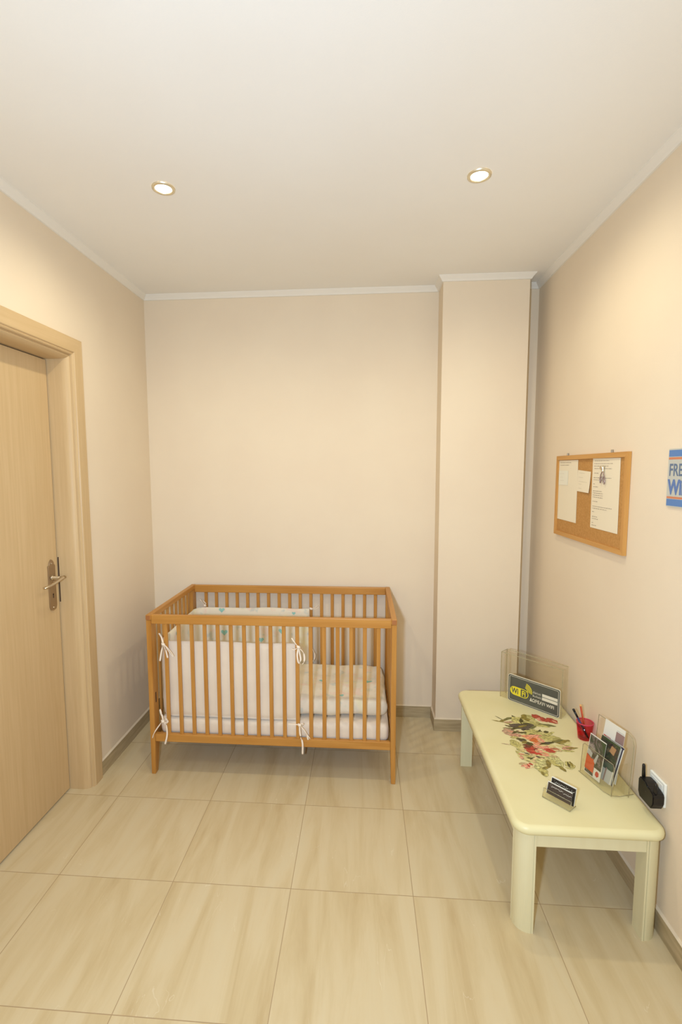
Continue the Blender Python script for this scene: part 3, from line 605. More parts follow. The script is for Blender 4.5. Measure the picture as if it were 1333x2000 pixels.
PETALS=[(-0.0799,0.1599,0.048,0.1329,0.55,'bg'),(-0.0424,0.2085,0.0791,0.1571,0.5,'bg'),(-0.0656,0.0574,0.097,0.0281,0.35,'bg'),(-0.105,-0.0013,-0.002,-0.0695,0.6,'bg'),(-0.0282,0.1061,0.0812,0.0714,0.35,'bg'),(0.018,0.0467,0.1527,0.0084,0.3,'bg'),(-0.0649,-0.0738,0.057,-0.101,0.4,'bg'),(-0.0689,-0.1166,-0.01,-0.173,0.7,'bg'),(0.0018,-0.0871,0.0424,-0.1629,0.6,'bg'),(-0.1069,-0.0766,-0.0479,-0.1425,0.6,'bg'),(0.0723,-0.0086,0.1316,-0.0421,0.4,'bg'),(0.0328,0.0277,0.0329,-0.085,0.7,'bg'),(-0.1162,0.2225,-0.0873,0.1822,0.1,'dk'),(-0.143,0.183,-0.0879,0.1638,0.14,'ol'),(-0.1112,0.1714,-0.0548,0.1983,0.22,'ol'),(-0.086,0.1869,-0.0338,0.2138,0.3,'gn'),(-0.1028,0.1765,-0.0596,0.1433,0.16,'ol'),(-0.0926,0.1635,-0.0396,0.1717,0.3,'mv'),(-0.0352,0.2328,-0.0244,0.191,0.35,'dk'),(-0.0371,0.2183,-0.0078,0.1557,0.8,'yg'),(-0.0017,0.2112,-0.0137,0.1375,0.25,'dk'),(0.026,0.2465,0.0231,0.1804,0.7,'ol'),(0.0389,0.2426,0.053,0.187,0.6,'yg'),(0.0549,0.2198,0.0966,0.2321,1.1,'rd'),(0.0707,0.2114,0.1096,0.1909,0.9,'pk'),(0.0949,0.2272,0.1092,0.1772,0.6,'rd'),(0.1201,0.2195,0.1507,0.1664,0.7,'rd'),(0.1368,0.2019,0.153,0.1666,0.35,'pk'),(-0.0143,0.1643,0.0808,0.1617,0.4,'yg'),(0.0481,0.1595,0.1373,0.1433,0.25,'gn'),(0.0123,0.1616,0.1062,0.1325,0.22,'yg'),(-0.1112,0.1134,-0.0588,0.1083,0.3,'gn'),(-0.0745,0.1467,-0.0272,0.1235,0.7,'dg'),(-0.0498,0.1529,-0.0039,0.112,0.8,'dg'),(-0.0336,0.1318,0.0365,0.1321,0.6,'dg'),(0.0045,0.1656,0.0388,0.1323,0.6,'dg'),(-0.0328,0.1058,0.0176,0.0964,0.5,'dg'),(-0.0944,0.1409,-0.064,0.121,0.3,'dk'),(-0.0049,0.1649,0.0156,0.1439,0.5,'dk'),(-0.1221,0.0827,-0.0624,0.1038,0.6,'mv'),(-0.1177,0.0746,-0.0585,0.0661,0.7,'mv'),(-0.1013,0.0549,-0.0432,0.0589,0.6,'pm'),(-0.0992,0.0927,-0.0635,0.0783,0.3,'pk'),(-0.0732,0.0903,-0.0288,0.0764,0.35,'gn'),(-0.0558,0.0746,-0.0125,0.0859,0.3,'dk'),(-0.0569,0.0999,-0.0396,0.0841,0.4,'mv'),(-0.0219,0.098,0.0402,0.0728,0.55,'yg'),(-0.0333,0.0761,0.0223,0.0592,0.4,'gn'),(0.0189,0.1136,0.0431,0.0566,0.5,'yg'),(0.0433,0.1067,0.0553,0.0905,0.4,'dk'),(0.054,0.1117,0.0395,0.0894,0.3,'dk'),(0.0605,0.0867,0.084,0.0967,0.8,'dk'),(0.0573,0.0657,0.0738,0.0751,0.5,'dk'),(0.0837,0.0841,0.1095,0.0942,0.4,'yg'),(0.0431,0.0566,0.0972,0.085,0.35,'yg'),(-0.1007,0.0346,-0.0618,0.0413,0.5,'yg'),(-0.1113,0.006,-0.087,0.0156,0.5,'ol'),(-0.0978,0.0228,-0.0891,-0.046,0.6,'yg'),(-0.1529,-0.0124,-0.113,-0.0212,0.12,'mv'),(-0.087,0.0156,-0.0886,-0.031,0.5,'yg'),(-0.0789,0.0281,-0.0344,0.0192,0.45,'dk'),(-0.0695,0.0168,-0.0384,0.0071,0.5,'dg'),(-0.0503,0.0502,0.0047,0.0458,0.5,'pc'),(-0.0379,0.0349,0.021,0.0429,0.9,'pc'),(-0.0131,0.0446,0.0328,0.0158,0.9,'pc'),(0.0019,0.0376,0.04,0.0008,0.6,'pk'),(-0.0256,0.0198,0.0197,0.015,0.6,'or'),(-0.0141,0.0285,0.0137,0.0344,0.5,'or'),(-0.0206,-0.0034,0.0285,-0.0077,0.35,'pc'),(-0.0236,0.052,0.0446,0.0607,0.3,'pk'),(0.0224,0.047,0.109,0.0368,0.45,'yg'),(0.052,0.0572,0.1194,0.0415,0.4,'yg'),(0.0518,0.033,0.0967,0.0163,0.4,'yg'),(0.0069,-0.0092,0.0777,0.0111,0.25,'dk'),(0.0343,0.0081,0.0559,-0.002,0.6,'dg'),(0.0662,0.0142,0.1436,0.0273,0.35,'ol'),(0.0806,0.0074,0.1148,-0.0019,0.3,'ol'),(0.1321,0.0305,0.1484,0.0237,0.8,'ol'),(-0.0677,-0.0181,-0.0114,-0.0257,0.4,'dr'),(-0.0684,-0.0334,-0.0338,-0.0422,0.6,'dr'),(-0.0484,0.0025,-0.0173,-0.0185,0.7,'dk'),(-0.0397,-0.0352,-0.0093,-0.0554,0.6,'dr'),(-0.0678,-0.0446,-0.0304,-0.0568,0.6,'rd'),(-0.0642,-0.0591,-0.023,-0.0709,0.7,'rd'),(-0.0565,-0.0732,-0.0185,-0.0814,0.5,'cr'),(-0.0575,-0.0513,-0.021,-0.0414,0.4,'cr'),(-0.0259,-0.0191,0.0173,-0.0388,0.6,'pk'),(-0.0236,-0.049,-0.0005,-0.0766,0.8,'pk'),(0.003,-0.0323,0.0582,-0.0508,0.8,'pk'),(0.0117,-0.0429,0.0596,-0.058,0.45,'cr'),(0.0146,-0.0574,0.0525,-0.0657,0.4,'rd'),(0.0357,-0.0225,0.0764,-0.0569,0.5,'pl'),(0.0542,-0.0288,0.0833,-0.06,0.5,'pl'),(-0.0156,-0.0848,0.0219,-0.0929,0.4,'pk'),(-0.0262,-0.0565,-0.0188,-0.0706,0.8,'pl'),(0.0917,-0.0073,0.1416,-0.0377,0.35,'pl'),(0.0881,-0.0377,0.1438,-0.0227,0.45,'pm'),(0.1023,-0.033,0.1614,-0.0252,0.18,'ol'),(0.0793,-0.0493,0.1352,-0.0528,0.25,'yg'),(0.1031,-0.0103,0.1434,-0.0037,0.25,'yg'),(-0.1019,-0.0469,-0.0733,-0.0743,0.4,'yg'),(-0.1086,-0.0621,-0.0929,-0.0972,0.35,'yg'),(-0.1061,-0.0874,-0.0781,-0.089,0.5,'pk'),(-0.097,-0.0974,-0.0979,-0.1255,0.6,'pm'),(-0.0822,-0.0893,-0.0563,-0.1087,0.5,'yg'),(-0.0697,-0.0885,-0.0323,-0.0859,0.4,'pl'),(-0.081,-0.1104,-0.0546,-0.1156,0.3,'dk'),(-0.0692,-0.1235,-0.0521,-0.1084,0.3,'dk'),(-0.055,-0.1051,-0.004,-0.1086,0.22,'dk'),(-0.0868,-0.1281,-0.071,-0.1407,0.2,'dk'),(-0.0577,-0.1364,-0.0488,-0.1221,0.4,'dk'),(-0.0348,-0.0932,-0.0271,-0.1172,0.6,'dg'),(-0.1249,-0.1545,-0.0866,-0.1519,0.4,'pl'),(-0.1202,-0.1708,-0.0889,-0.1587,0.4,'pk'),(-0.1057,-0.1861,-0.0826,-0.1516,0.5,'pk'),(-0.0823,-0.1448,-0.0699,-0.1607,0.6,'rd'),(-0.0906,-0.1521,-0.0865,-0.175,0.3,'cr'),(-0.0876,-0.1783,-0.0602,-0.1666,0.3,'pl'),(-0.0634,-0.13,-0.0008,-0.1325,0.9,'pl'),(-0.0464,-0.115,-0.0125,-0.1535,0.9,'lg'),(-0.0479,-0.1425,-0.0461,-0.2138,0.6,'lg'),(-0.0414,-0.1686,-0.0453,-0.2323,0.5,'yg'),(-0.0422,-0.1817,-0.0095,-0.1665,0.4,'ol'),(0.0003,-0.1187,-0.012,-0.1732,0.35,'ol'),(-0.0509,-0.1952,-0.0507,-0.2265,0.3,'ol'),(0.004,-0.0976,0.033,-0.1369,0.6,'lg'),(0.0085,-0.1182,0.0397,-0.1696,0.5,'yg'),(0.0412,-0.0951,0.0397,-0.1696,0.4,'lg'),(0.0291,-0.1572,0.0429,-0.1951,0.4,'ol'),(0.0233,-0.0892,0.0508,-0.1014,0.5,'pl'),(0.0156,-0.1515,0.0436,-0.1791,0.2,'ol'),(-0.0456,0.1222,0.0063,0.1433,0.25,'ol'),(0.0098,0.113,0.0465,0.1416,0.3,'gn'),(-0.0784,0.1027,-0.0364,0.1228,0.3,'dk'),(-0.0841,0.0685,-0.0518,0.0875,0.3,'dk'),(-0.0253,0.0601,0.0011,0.0868,0.3,'yg'),(0.0237,0.0884,0.0493,0.0986,0.3,'gn'),(0.0094,0.0221,0.0256,0.0075,0.5,'pl'),(-0.064,-0.0063,-0.0371,0.0111,0.5,'ol'),(-0.002,-0.0695,0.0218,-0.0822,0.4,'pc'),(-0.023,-0.0709,-0.0099,-0.0915,0.5,'cr'),(-0.0329,-0.0272,-0.0236,-0.049,0.5,'rd'),(0.0385,-0.0373,0.0781,-0.042,0.25,'rd'),(0.069,0.0105,0.1189,0.0296,0.25,'gn'),(-0.0775,-0.0746,-0.0573,-0.0876,0.4,'dg'),(-0.0896,-0.0609,-0.0618,-0.0516,0.4,'pl'),(0.0696,-0.1243,0.0806,-0.1733,0.7,'yg'),(0.0743,-0.1274,0.0675,-0.1677,0.25,'dk'),(0.0838,-0.1233,0.0828,-0.1634,0.25,'ol'),(0.049,-0.1657,0.0753,-0.1769,0.3,'yg')]
PC = {'dk': (88, 80, 44), 'dg': (98, 86, 72), 'ol': (146, 130, 62), 'gn': (122, 118, 70), 'yg': (200, 190, 118), 'lg': (206, 200, 138), 'mv': (186, 152, 122), 'pm': (200, 150, 122), 'pk': (222, 156, 126), 'pl': (226, 196, 148), 'pc': (226, 150, 112), 'or': (206, 112, 58), 'rd': (182, 82, 60), 'cr': (184, 66, 50), 'dr': (112, 62, 44)}
keys = list(PC)
PC['bg'] = (212, 200, 138); keys = list(PC)
def tone(c, f): return tuple(max(0, min(255, v*f+(1-f)*(225 if f < 1 and sum(c) < 300 else 0) if False else v*f)) for v in c)
pm = [noisy(mat('petal_'+k_, PC[k_], 0.5, spec=0.3), tone(PC[k_], 0.80 if k_ != 'bg' else 0.96), tone(PC[k_], 1.14 if k_ != 'bg' else 1.03), scale=(60, 130, 60), ns=1.2, detail=4, lo=0.38, hi=0.62, dist=1.0) for k_ in keys]
m_line = mat('stem_line', (140, 126, 72), 0.6)
mb = MB(); rnd = random.Random(3)
for idx, (x0, y0, x1, y1, wd, kk) in enumerate(PETALS):
    a = Vector((x0, y0)); c = Vector((x1, y1)); d = c-a; ln = d.length; nrm = Vector((-d.y, d.x)).normalized(); z = TZ+0.0004+0.000004*idx
    lobes = rnd.random()*6; mb.mi = keys.index(kk); pts = []
    hw = min(ln*wd*0.5, 0.035)
    ed = []
    for s_ in (1, -1):
        rr = range(0, 13) if s_ == 1 else range(12, -1, -1)
        for i in rr:
            t = i/12; wv = math.sin(math.pi*min(1, max(0, t)))**0.75; wv *= 1+0.16*math.sin(t*13+lobes*s_)
            q = a+d*t+nrm*s_*hw*wv
            if i in (0, 12) and s_ == -1: continue
            ed.append((TCX+q.x, TCY+q.y, z))
    mb.poly(ed)
    if kk in ('yg', 'lg', 'ol', 'pl') and hw > 0.006:       # drawn outline and midrib
        mb.mi = len(keys)
        zz = z+0.0003
        for off in ((0.93, -0.93, 0.0) if wd > 0.3 else (0.0,)):
            L0 = []; L1 = []
            for i in range(1, 12):
                t = i/12; wv = math.sin(math.pi*t)**0.75*(1+0.16*math.sin(t*13+lobes*(1 if off >= 0 else -1)))
                q = a+d*t+nrm*hw*wv*off; th = 0.0006
                L0.append((TCX+q.x+nrm.x*th, TCY+q.y+nrm.y*th, zz)); L1.append((TCX+q.x-nrm.x*th, TCY+q.y-nrm.y*th, zz))
            mb.poly(L0+L1[::-1])
o = mb.build('painted_flowers', pm+[m_line], None, normals=False); o.parent = tb; o.matrix_parent_inverse = Matrix.Translation(-tb.location); o['label'] = 'painted spray of red and pink flowers with olive leaves'
for f in o.data.polygons:
    pass

# ================================================================ acrylic sign holder and the wifi sign
def local(o, ux):      # frame helper
    ux = Vector((ux[0], ux[1], 0)).normalized(); vy = Vector((-ux.y, ux.x, 0)); return Vector(o), ux, vy
Z = TZ+0.0003
def thing_rot(name, x, y, ang): return empty(name, (x, y, Z), ang)
# local frame: +x along the front edge, +y away from the viewer side
ang = math.atan2(-0.711+0.531, 2.248-2.065)
sh_ = thing_rot('acrylic_holder', 2.065, -0.531, ang); tag(sh_, 'large clear acrylic stand behind the dark wifi sign at the far table end', 'display stand')
def lp(mb, name, m, par, label=None):
    o = mb.build(name, m, par)
    if label: o['label'] = label
    return o
t_ = 0.0025
mb = MB(); mb.box(-0.045, 0.262, 0.002, 0.0045, 0.0, 0.236, 0.0006); lp(mb, 'front_panel', m_acry, sh_)
mb = MB(); mb.box(-0.045, 0.262, 0.058, 0.0605, 0.0, 0.236, 0.0006); lp(mb, 'back_panel', m_acry, sh_)
mb = MB(); mb.box(-0.045, 0.262, 0.0045, 0.058, 0.0, 0.0025); lp(mb, 'base', m_acry, sh_)
for x in (-0.045, 0.2595): lp(MB().box(x, x+0.0025, 0.0045, 0.058, 0.0025, 0.236), 'side_panel', m_acry, sh_)
mb = MB()
for (a, c) in (((-0.045, 0.236), (0.262, 0.236)), ):
    mb.box(-0.045, 0.262, 0.0018, 0.0047, 0.2345, 0.2368)
mb.box(-0.0455, -0.0432, 0.0018, 0.0047, 0.0, 0.236); mb.box(0.2600, 0.2625, 0.0018, 0.0047, 0.0, 0.236)
mb.box(-0.045, 0.262, 0.0578, 0.0607, 0.2345, 0.2368); mb.box(-0.0455, -0.0432, 0.0578, 0.0607, 0, 0.236); mb.box(-0.0455, -0.043, 0.0045, 0.058, 0.2345, 0.2368)
lp(mb, 'polished_edge', m_acedge, sh_)
# the sign itself
m_sg = noisy(mat('sign_grey', (84, 84, 74), 0.4), (80, 80, 70), (88, 88, 78), ns=20)
m_sw = mat('sign_white', (228, 220, 196), 0.4); m_sy = mat('sign_yellow', (232, 214, 50), 0.4)
sg = thing_rot('wifi_sign', 2.065, -0.531, ang); tag(sg, 'dark grey sign with yellow wifi logo and Greek lettering, leaning on the clear acrylic stand', 'sign')
SW, SH = 0.2565, 0.1385
lp(MB().prism(rrect(0, SW, 0.002, SH, 0.010), -0.0035, 0.0015, 'y'), 'sign_plate', m_sw, sg)
mb = MB()
def flat(mb, pts, y): mb.poly([(p[0], y, p[1]) for p in pts])
flat(mb, rrect(0.0018, SW-0.0018, 0.0038, SH-0.0018, 0.009), -0.0037); mb.mi = 1
def ring(mb, x0, x1, z0, z1, r, w_, y):
    a = rrect(x0, x1, z0, z1, r); c = rrect(x0+w_, x1-w_, z0+w_, z1-w_, max(r-w_, 0.001)); n = len(a)
    for i in range(n): mb.poly([(a[i][0], y, a[i][1]), (a[(i+1) % n][0], y, a[(i+1) % n][1]), (c[(i+1) % n][0], y, c[(i+1) % n][1]), (c[i][0], y, c[i][1])])
ring(mb, 0.007, SW-0.007, 0.009, SH-0.007, 0.007, 0.0016, -0.0039)
mb.box(0.173, 0.245, -0.0041, -0.0038, 0.078, 0.092); mb.box(0.173, 0.245, -0.0041, -0.0038, 0.061, 0.075)
lp(mb, 'sign_face', [m_sg, m_sw], sg)
# logo
mb = MB(); PXa, PXb, PZa, PZb = 0.012, 0.106, 0.038, 0.082
flat(mb, rrect(PXa, PXb, PZa, PZb, 0.0215, 10), -0.0040); mb.mi = 1
flat(mb, rrect(PXa+0.055, PXb-0.0035, PZa+0.0035, PZb-0.0035, 0.018, 10, (0, 1, 1, 0)), -0.0042)
flat(mb, [(PXa+0.047+0.014*math.cos(math.radians(t)), (PZa+PZb)/2+0.0185*math.sin(math.radians(t))) for t in range(90, 271, 15)]+[(PXa+0.056, PZa+0.0035), (PXa+0.056, PZb-0.0035)][:2], -0.0042) if False else None
place_text(mb, text_mesh('Wi', 0.038, 0.74, 0.0010), (PXa+0.0075, -0.0043, PZa+0.0095), (1, 0, 0), (0, 0, 1))
mb.mi = 0
place_text(mb, text_mesh('Fi', 0.038, 0.80, 0.0010), (PXa+0.060, -0.0045, PZa+0.0085), (1, 0, 0), (0, 0, 1))
cx, cz = 0.085, 0.078
for r in (0.014, 0.021, 0.028, 0.035):
    P = [(cx+(r)*math.cos(math.radians(t)), cz+(r)*math.sin(math.radians(t))) for t in range(-12, 83, 8)]; Q = [(cx+(r+0.0040)*math.cos(math.radians(t)), cz+(r+0.0040)*math.sin(math.radians(t))) for t in range(-12, 83, 8)]
    for i in range(len(P)-1): flat(mb, [P[i], Q[i], Q[i+1], P[i+1]], -0.0041)
lp(mb, 'logo', [m_sy, m_sg], sg, 'yellow wifi logo')
mb = MB()
place_text(mb, text_mesh('ΔΩΡΕΑΝ WIFI', 0.0215, 0.86, 0.0004), (0.113, -0.0041, 0.036), (1, 0, 0), (0, 0, 1))
place_text(mb, text_mesh('Δίκτυο', 0.0145, 0.88), (0.127, -0.0041, 0.080), (1, 0, 0), (0, 0, 1))
place_text(mb, text_mesh('Κωδικός', 0.0145, 0.78), (0.127, -0.0041, 0.063), (1, 0, 0), (0, 0, 1))
lp(mb, 'lettering', m_sw, sg, 'white lettering')

# ================================================================ pen cup
cup = thing_rot('pen_cup', 2.288, -0.872, 0); tag(cup, 'pink translucent plastic cup holding a pen and a pencil on the cream table', 'pen cup')
lp(MB().lathe([(0.0, 0.0), (0.0255, 0.0), (0.0265, 0.003), (0.0335, 0.074), (0.0322, 0.074), (0.0253, 0.004), (0.0, 0.0035)], n=48), 'cup_body', m_pinkcl, cup)
lp(MB().lathe([(0.0333, 0.071), (0.0345, 0.073), (0.0342, 0.0755), (0.0318, 0.0755), (0.0316, 0.073), (0.0333, 0.071)], n=48), 'rim', m_pinkrim, cup)
lp(MB().lathe([(0.0, 0.004), (0.0250, 0.004), (0.0268, 0.018), (0.0270, 0.0175), (0.0254, 0.0035), (0.0, 0.0036)], n=40), 'cup_base', m_pinkcl, cup)
def stick(name, a, c, segs, label, cat):
    """segs: list of (t0,t1,r0,r1,material,part name)"""
    A = Vector(a); C = Vector(c); o = empty(name, A); d = C-A
    for (t0, t1, r0, r1, m_, pn) in segs:
        q = MB().tube([d*t0, d*t1], [r0, r1], 10).build(pn, m_, o)
    tag(o, label, cat)
m_pb = mat('pen_blue', (44, 52, 96), 0.3); m_pk = mat('pen_dark', (14, 16, 24), 0.3); m_pg = mat('pen_grey', (90, 110, 112), 0.3)
m_or = mat('pencil_orange', (222, 92, 44), 0.4); m_ye = mat('pencil_pale', (238, 178, 110), 0.5); m_lead = mat('pencil_dark', (60, 40, 40), 0.6)
stick('ballpoint_pen', (2.300, -0.882, Z+0.006), (2.243, -0.858, Z+0.123), [(0.0, 0.04, 0.0012, 0.0036, m_pb, 'tip'), (0.04, 0.72, 0.0040, 0.0042, m_pb, 'barrel'), (0.72, 0.93, 0.0046, 0.0046, m_pk, 'cap'), (0.93, 1.0, 0.0054, 0.0050, m_pk, 'end_cap')], 'dark blue ballpoint pen leaning left in the pink cup', 'pen')
stick('pencil', (2.296, -0.868, Z+0.006), (2.270, -0.862, Z+0.145), [(0.0, 0.05, 0.0008, 0.0038, m_ye, 'sharpened_end'), (0.05, 0.955, 0.0040, 0.0040, m_or, 'shaft'), (0.955, 1.0, 0.0042, 0.0040, m_ye, 'end_cap')], 'orange striped pencil standing in the pink cup', 'pencil')
pc = [o for o in bpy.data.objects if o.name.startswith('shaft')][0]
mb = MB(); d = Vector((-0.026, 0.006, 0.139))
for an in (0, 2.1, 4.2): mb.tube([d*0.05+Vector((math.cos(an)*0.0035, math.sin(an)*0.0035, 0)), d*0.955+Vector((math.cos(an)*0.0035, math.sin(an)*0.0035, 0))], 0.001, 5)
st = mb.build('stripe', m_lead, pc)

# ================================================================ clear leaflet stand with leaflets
a2 = math.atan2(-0.96, 0.28)
bh = thing_rot('leaflet_stand', 2.165, -1.11, a2); tag(bh, 'clear acrylic leaflet stand full of brochures near the front of the cream table', 'display stand')
# local +x runs toward the viewer along the front edge, local +y = toward the wall
mb = MB(); mb.prism(rrect(0.0, 0.160, -0.003, 0.125, 0.035, 8, (0, 1, 1, 0)), 0.0, 0.003); lp(mb, 'base', m_acry, bh)
mb = MB()
def slanted(mb, x0, x1, y0, z0, y1, z1, th, r=0.0):
    P = rrect(x0, x1, 0, 1, 0.0001, 1) if r == 0 else None
    h = math.hypot(y1-y0, z1-z0); sl = rrect(x0, x1, 0, h, max(r, 0.001), 8, (0, 0, 1, 1)); dy, dz = (y1-y0)/h, (z1-z0)/h
    F = [mb.bm.verts.new((x, y0+s*dy, z0+s*dz)) for x, s in sl]; B = [mb.bm.verts.new((x, y0+s*dy+th, z0+s*dz)) for x, s in sl]; n = len(F)
    mb.bm.faces.new(F); mb.bm.faces.new(B[::-1]); fs = []
    for i in range(n): mb.bm.faces.new((F[i], B[i], B[(i+1) % n], F[(i+1) % n]))
slanted(mb, 0.004, 0.156, 0.0, 0.003, 0.008, 0.118, 0.0025, 0.012); lp(mb, 'front_panel', m_acry, bh)
mb = MB(); slanted(mb, 0.004, 0.172, 0.056, 0.003, 0.072, 0.222, 0.003, 0.03); lp(mb, 'back_panel', m_acry, bh)
for x in (0.004, 0.1535):
    mb = MB(); mb.prism([(0.0025, 0.003), (0.056, 0.003), (0.064, 0.118), (0.0105, 0.118)], x, x+0.0025, 'x'); lp(mb, 'side_panel', m_acry, bh)
mb = MB()
def edge_path(pts, r=0.0012): mb.tube(pts, r, 6)
edge_path([(0.172, 0.058, 0.003), (0.172, 0.070, 0.192), (0.163, 0.072, 0.214), (0.142, 0.073, 0.222), (0.004, 0.073, 0.222), (0.004, 0.058, 0.05)])
edge_path([(0.004, 0.001, 0.003), (0.004, 0.008, 0.110), (0.012, 0.009, 0.118), (0.150, 0.009, 0.118), (0.156, 0.008, 0.108), (0.156, 0.001, 0.003)])
edge_path([(0.0, -0.003, 0.002), (0.125, -0.003, 0.002), (0.15, 0.006, 0.002), (0.160, 0.032, 0.002), (0.160, 0.09, 0.002)])
lp(mb, 'polished_edge', m_acedge, bh)
def photo_mat(name, cols, ns, seed):
    m = mat(name, cols[0], 0.35); v = texco(m, (1, 1, 1)); mp = N(m, 'ShaderNodeMapping'); mp.inputs['Location'].default_value = (seed, seed, seed); L(m, v, mp.inputs['Vector'])
    n = N(m, 'ShaderNodeTexNoise'); n.inputs['Scale'].default_value = ns; n.inputs['Detail'].default_value = 5; n.inputs['Distortion'].default_value = 1.2; L(m, mp.outputs[0], n.inputs['Vector'])
    r = N(m, 'ShaderNodeValToRGB'); cr_ = r.color_ramp; cr_.elements[0].position = 0.30; cr_.elements[0].color = (*lin(cols[0]), 1); cr_.elements[1].position = 0.70; cr_.elements[1].color = (*lin(cols[-1]), 1)
    for i, c in enumerate(cols[1:-1]):
        e = cr_.elements.new(0.30+0.40*(i+1)/(len(cols)-1)); e.color = (*lin(c), 1)
    L(m, n.outputs['Fac'], r.inputs['Fac']); L(m, r.outputs['Color'], bs(m).inputs['Base Color']); return m
m_ph1 = photo_mat('leaflet_photo', [(44, 40, 34), (92, 72, 66), (66, 74, 52), (120, 104, 100), (160, 148, 132)], 30, 1.0)
m_ph2 = photo_mat('leaflet_photo_dark', [(38, 34, 36), (84, 66, 58), (48, 62, 44), (128, 108, 84)], 34, 4.0)
m_teal = mat('leaflet_teal', (64, 84, 76), 0.4); m_org = mat('leaflet_orange', (214, 98, 58), 0.4); m_pw = mat('paper_white', (228, 224, 210), 0.5); m_mauve = mat('leaflet_mauve', (150, 122, 116), 0.5); m_grn = mat('leaflet_green', (66, 80, 50), 0.4); m_pal = mat('leaflet_grey', (188, 188, 182), 0.45); m_red = mat('leaflet_red', (196, 72, 56), 0.5)
def leaflet(x0, x1, z0, z1, y0, lean, patches, mats, label, th=0.0012, skew=0.0):
    """card standing in the stand, printed patches just proud of its front"""
    o = empty('leaflet', (0, 0, 0)); o.location = bh.location; o.rotation_euler = bh.rotation_euler
    h = z1-z0
    def Y(z): return y0+lean*(z-z0)/h
    def X(x, z): return x+skew*(z-z0)/h
    mb = MB(); q = [(x0, z0), (x1, z0), (x1, z1), (x0, z1)]
    F = [mb.bm.verts.new((X(x, z), Y(z), z)) for x, z in q]; B = [mb.bm.verts.new((X(x, z), Y(z)+th, z)) for x, z in q]
    mb.bm.faces.new(F); mb.bm.faces.new(B[::-1])
    for i in range(4): mb.bm.faces.new((F[i], B[i], B[(i+1) % 4], F[(i+1) % 4]))
    lp(mb, 'sheet', m_pw, o)
    mb = MB()
    for j, (pts, mi) in enumerate(patches):
        mb.mi = mi; mb.poly([(X(x0+(x1-x0)*a, z0+h*c), Y(z0+h*c)-0.0003-0.0001*j, z0+h*c) for a, c in pts])
    lp(mb, 'print', mats, o)
    return tag(o, label, 'leaflet', 'leaflets in the clear stand')
R_ = lambda a, b_, c, d: [(a, c), (b_, c), (b_, d), (a, d)]
leaflet(0.010, 0.088, 0.008, 0.166, 0.012, 0.010, [(R_(0.03, 0.97, 0.02, 0.98), 0), ([(0.0, 0.10), (0.55, 0.10), (0.52, 0.44), (0.30, 0.42), (0.0, 0.48)], 1), (R_(0.56, 1.0, 0.02, 0.26), 2), ([(0.72, 0.98), (1.0, 0.98), (1.0, 0.6), (0.9, 0.75)], 3), ([(0.68, 0.10), (0.80, 0.07), (0.90, 0.12), (0.88, 0.20), (0.76, 0.22), (0.68, 0.17)], 4), ([(0.0, 0.50), (0.3, 0.44), (0.34, 0.56), (0.06, 0.62)], 5), ([(0.46, 0.40), (0.62, 0.62), (0.70, 0.60), (0.60, 0.34)], 5)], [m_ph1, m_org, m_pw, m_grn, m_red, m_pal], 'front leaflet with a photo, an orange corner and a white emblem square', skew=0.014)
leaflet(0.034, 0.120, 0.018, 0.178, 0.027, 0.012, [(R_(0.0, 1.0, 0.34, 1.0), 0), (R_(0.0, 0.94, 0.30, 0.48), 1), (R_(0.02, 0.60, 0.0, 0.30), 2), (R_(0.60, 0.67, 0.0, 0.34), 3), (R_(0.67, 0.96, 0.0, 0.32), 2), (R_(0.05, 1.0, 0.95, 1.0), 4), ([(0.55, 0.74), (0.8, 0.7), (0.85, 0.88), (0.6, 0.9)], 5)], [m_ph2, m_teal, m_pal, m_mauve, m_grn, mat('leaflet_tan', (176, 134, 92), 0.5)], 'dark photo leaflet with a teal band and pale columns behind the front leaflet', skew=0.028)
leaflet(0.040, 0.126, 0.014, 0.176, 0.035, 0.012, [(R_(0.90, 0.96, 0.0, 1.0), 0), (R_(0.0, 1.0, 0.96, 1.0), 0)], [mat('leaflet_navy', (58, 52, 70), 0.5)], 'leaflet with a thin navy margin, third in the clear stand', skew=0.030)
leaflet(0.036, 0.128, 0.022, 0.232, 0.044, 0.016, [(R_(0.60, 1.0, 0.72, 0.90), 0), (R_(0.04, 0.4, 0.70, 0.72), 1), (R_(0.62, 0.98, 0.915, 0.925), 2)], [m_mauve, m_red, m_pal], 'tall white leaflet with a mauve block at the back of the clear stand', skew=0.016)

# ================================================================ business card holder
a3 = math.atan2(-0.742, 0.67)
ch = thing_rot('card_holder', 1.968, -1.273, a3); tag(ch, 'small clear plastic holder for business cards at the front of the cream table', 'card holder')
mb = MB(); mb.box(0, 0.097, 0, 0.042, 0, 0.003, 0.0008); lp(mb, 'base', m_acry, ch)
mb = MB(); slanted(mb, 0.0, 0.097, 0.0, 0.003, 0.008, 0.032, 0.002, 0.002); lp(mb, 'front_lip', m_acry, ch)
mb = MB(); slanted(mb, 0.0, 0.097, 0.024, 0.003, 0.036, 0.052, 0.002, 0.004); lp(mb, 'back_panel', m_acry, ch)
for x in (0.0, 0.0952):
    mb = MB(); mb.prism([(0.002, 0.003), (0.040, 0.003), (0.036, 0.040), (0.010, 0.030)], x, x+0.0018, 'x'); lp(mb, 'side_panel', m_acry, ch)
mb = MB(); edge_path([(0, 0, 0.002), (0.097, 0, 0.002), (0.097, 0.042, 0.002)], 0.0014); edge_path([(0.0, 0.008, 0.032), (0.097, 0.008, 0.032)], 0.0009); edge_path([(0, 0, 0.002), (0, 0.008, 0.032)], 0.0009); edge_path([(0.097, 0, 0.002), (0.097, 0.008, 0.032)], 0.0009); lp(mb, 'polished_edge', m_acedge, ch)
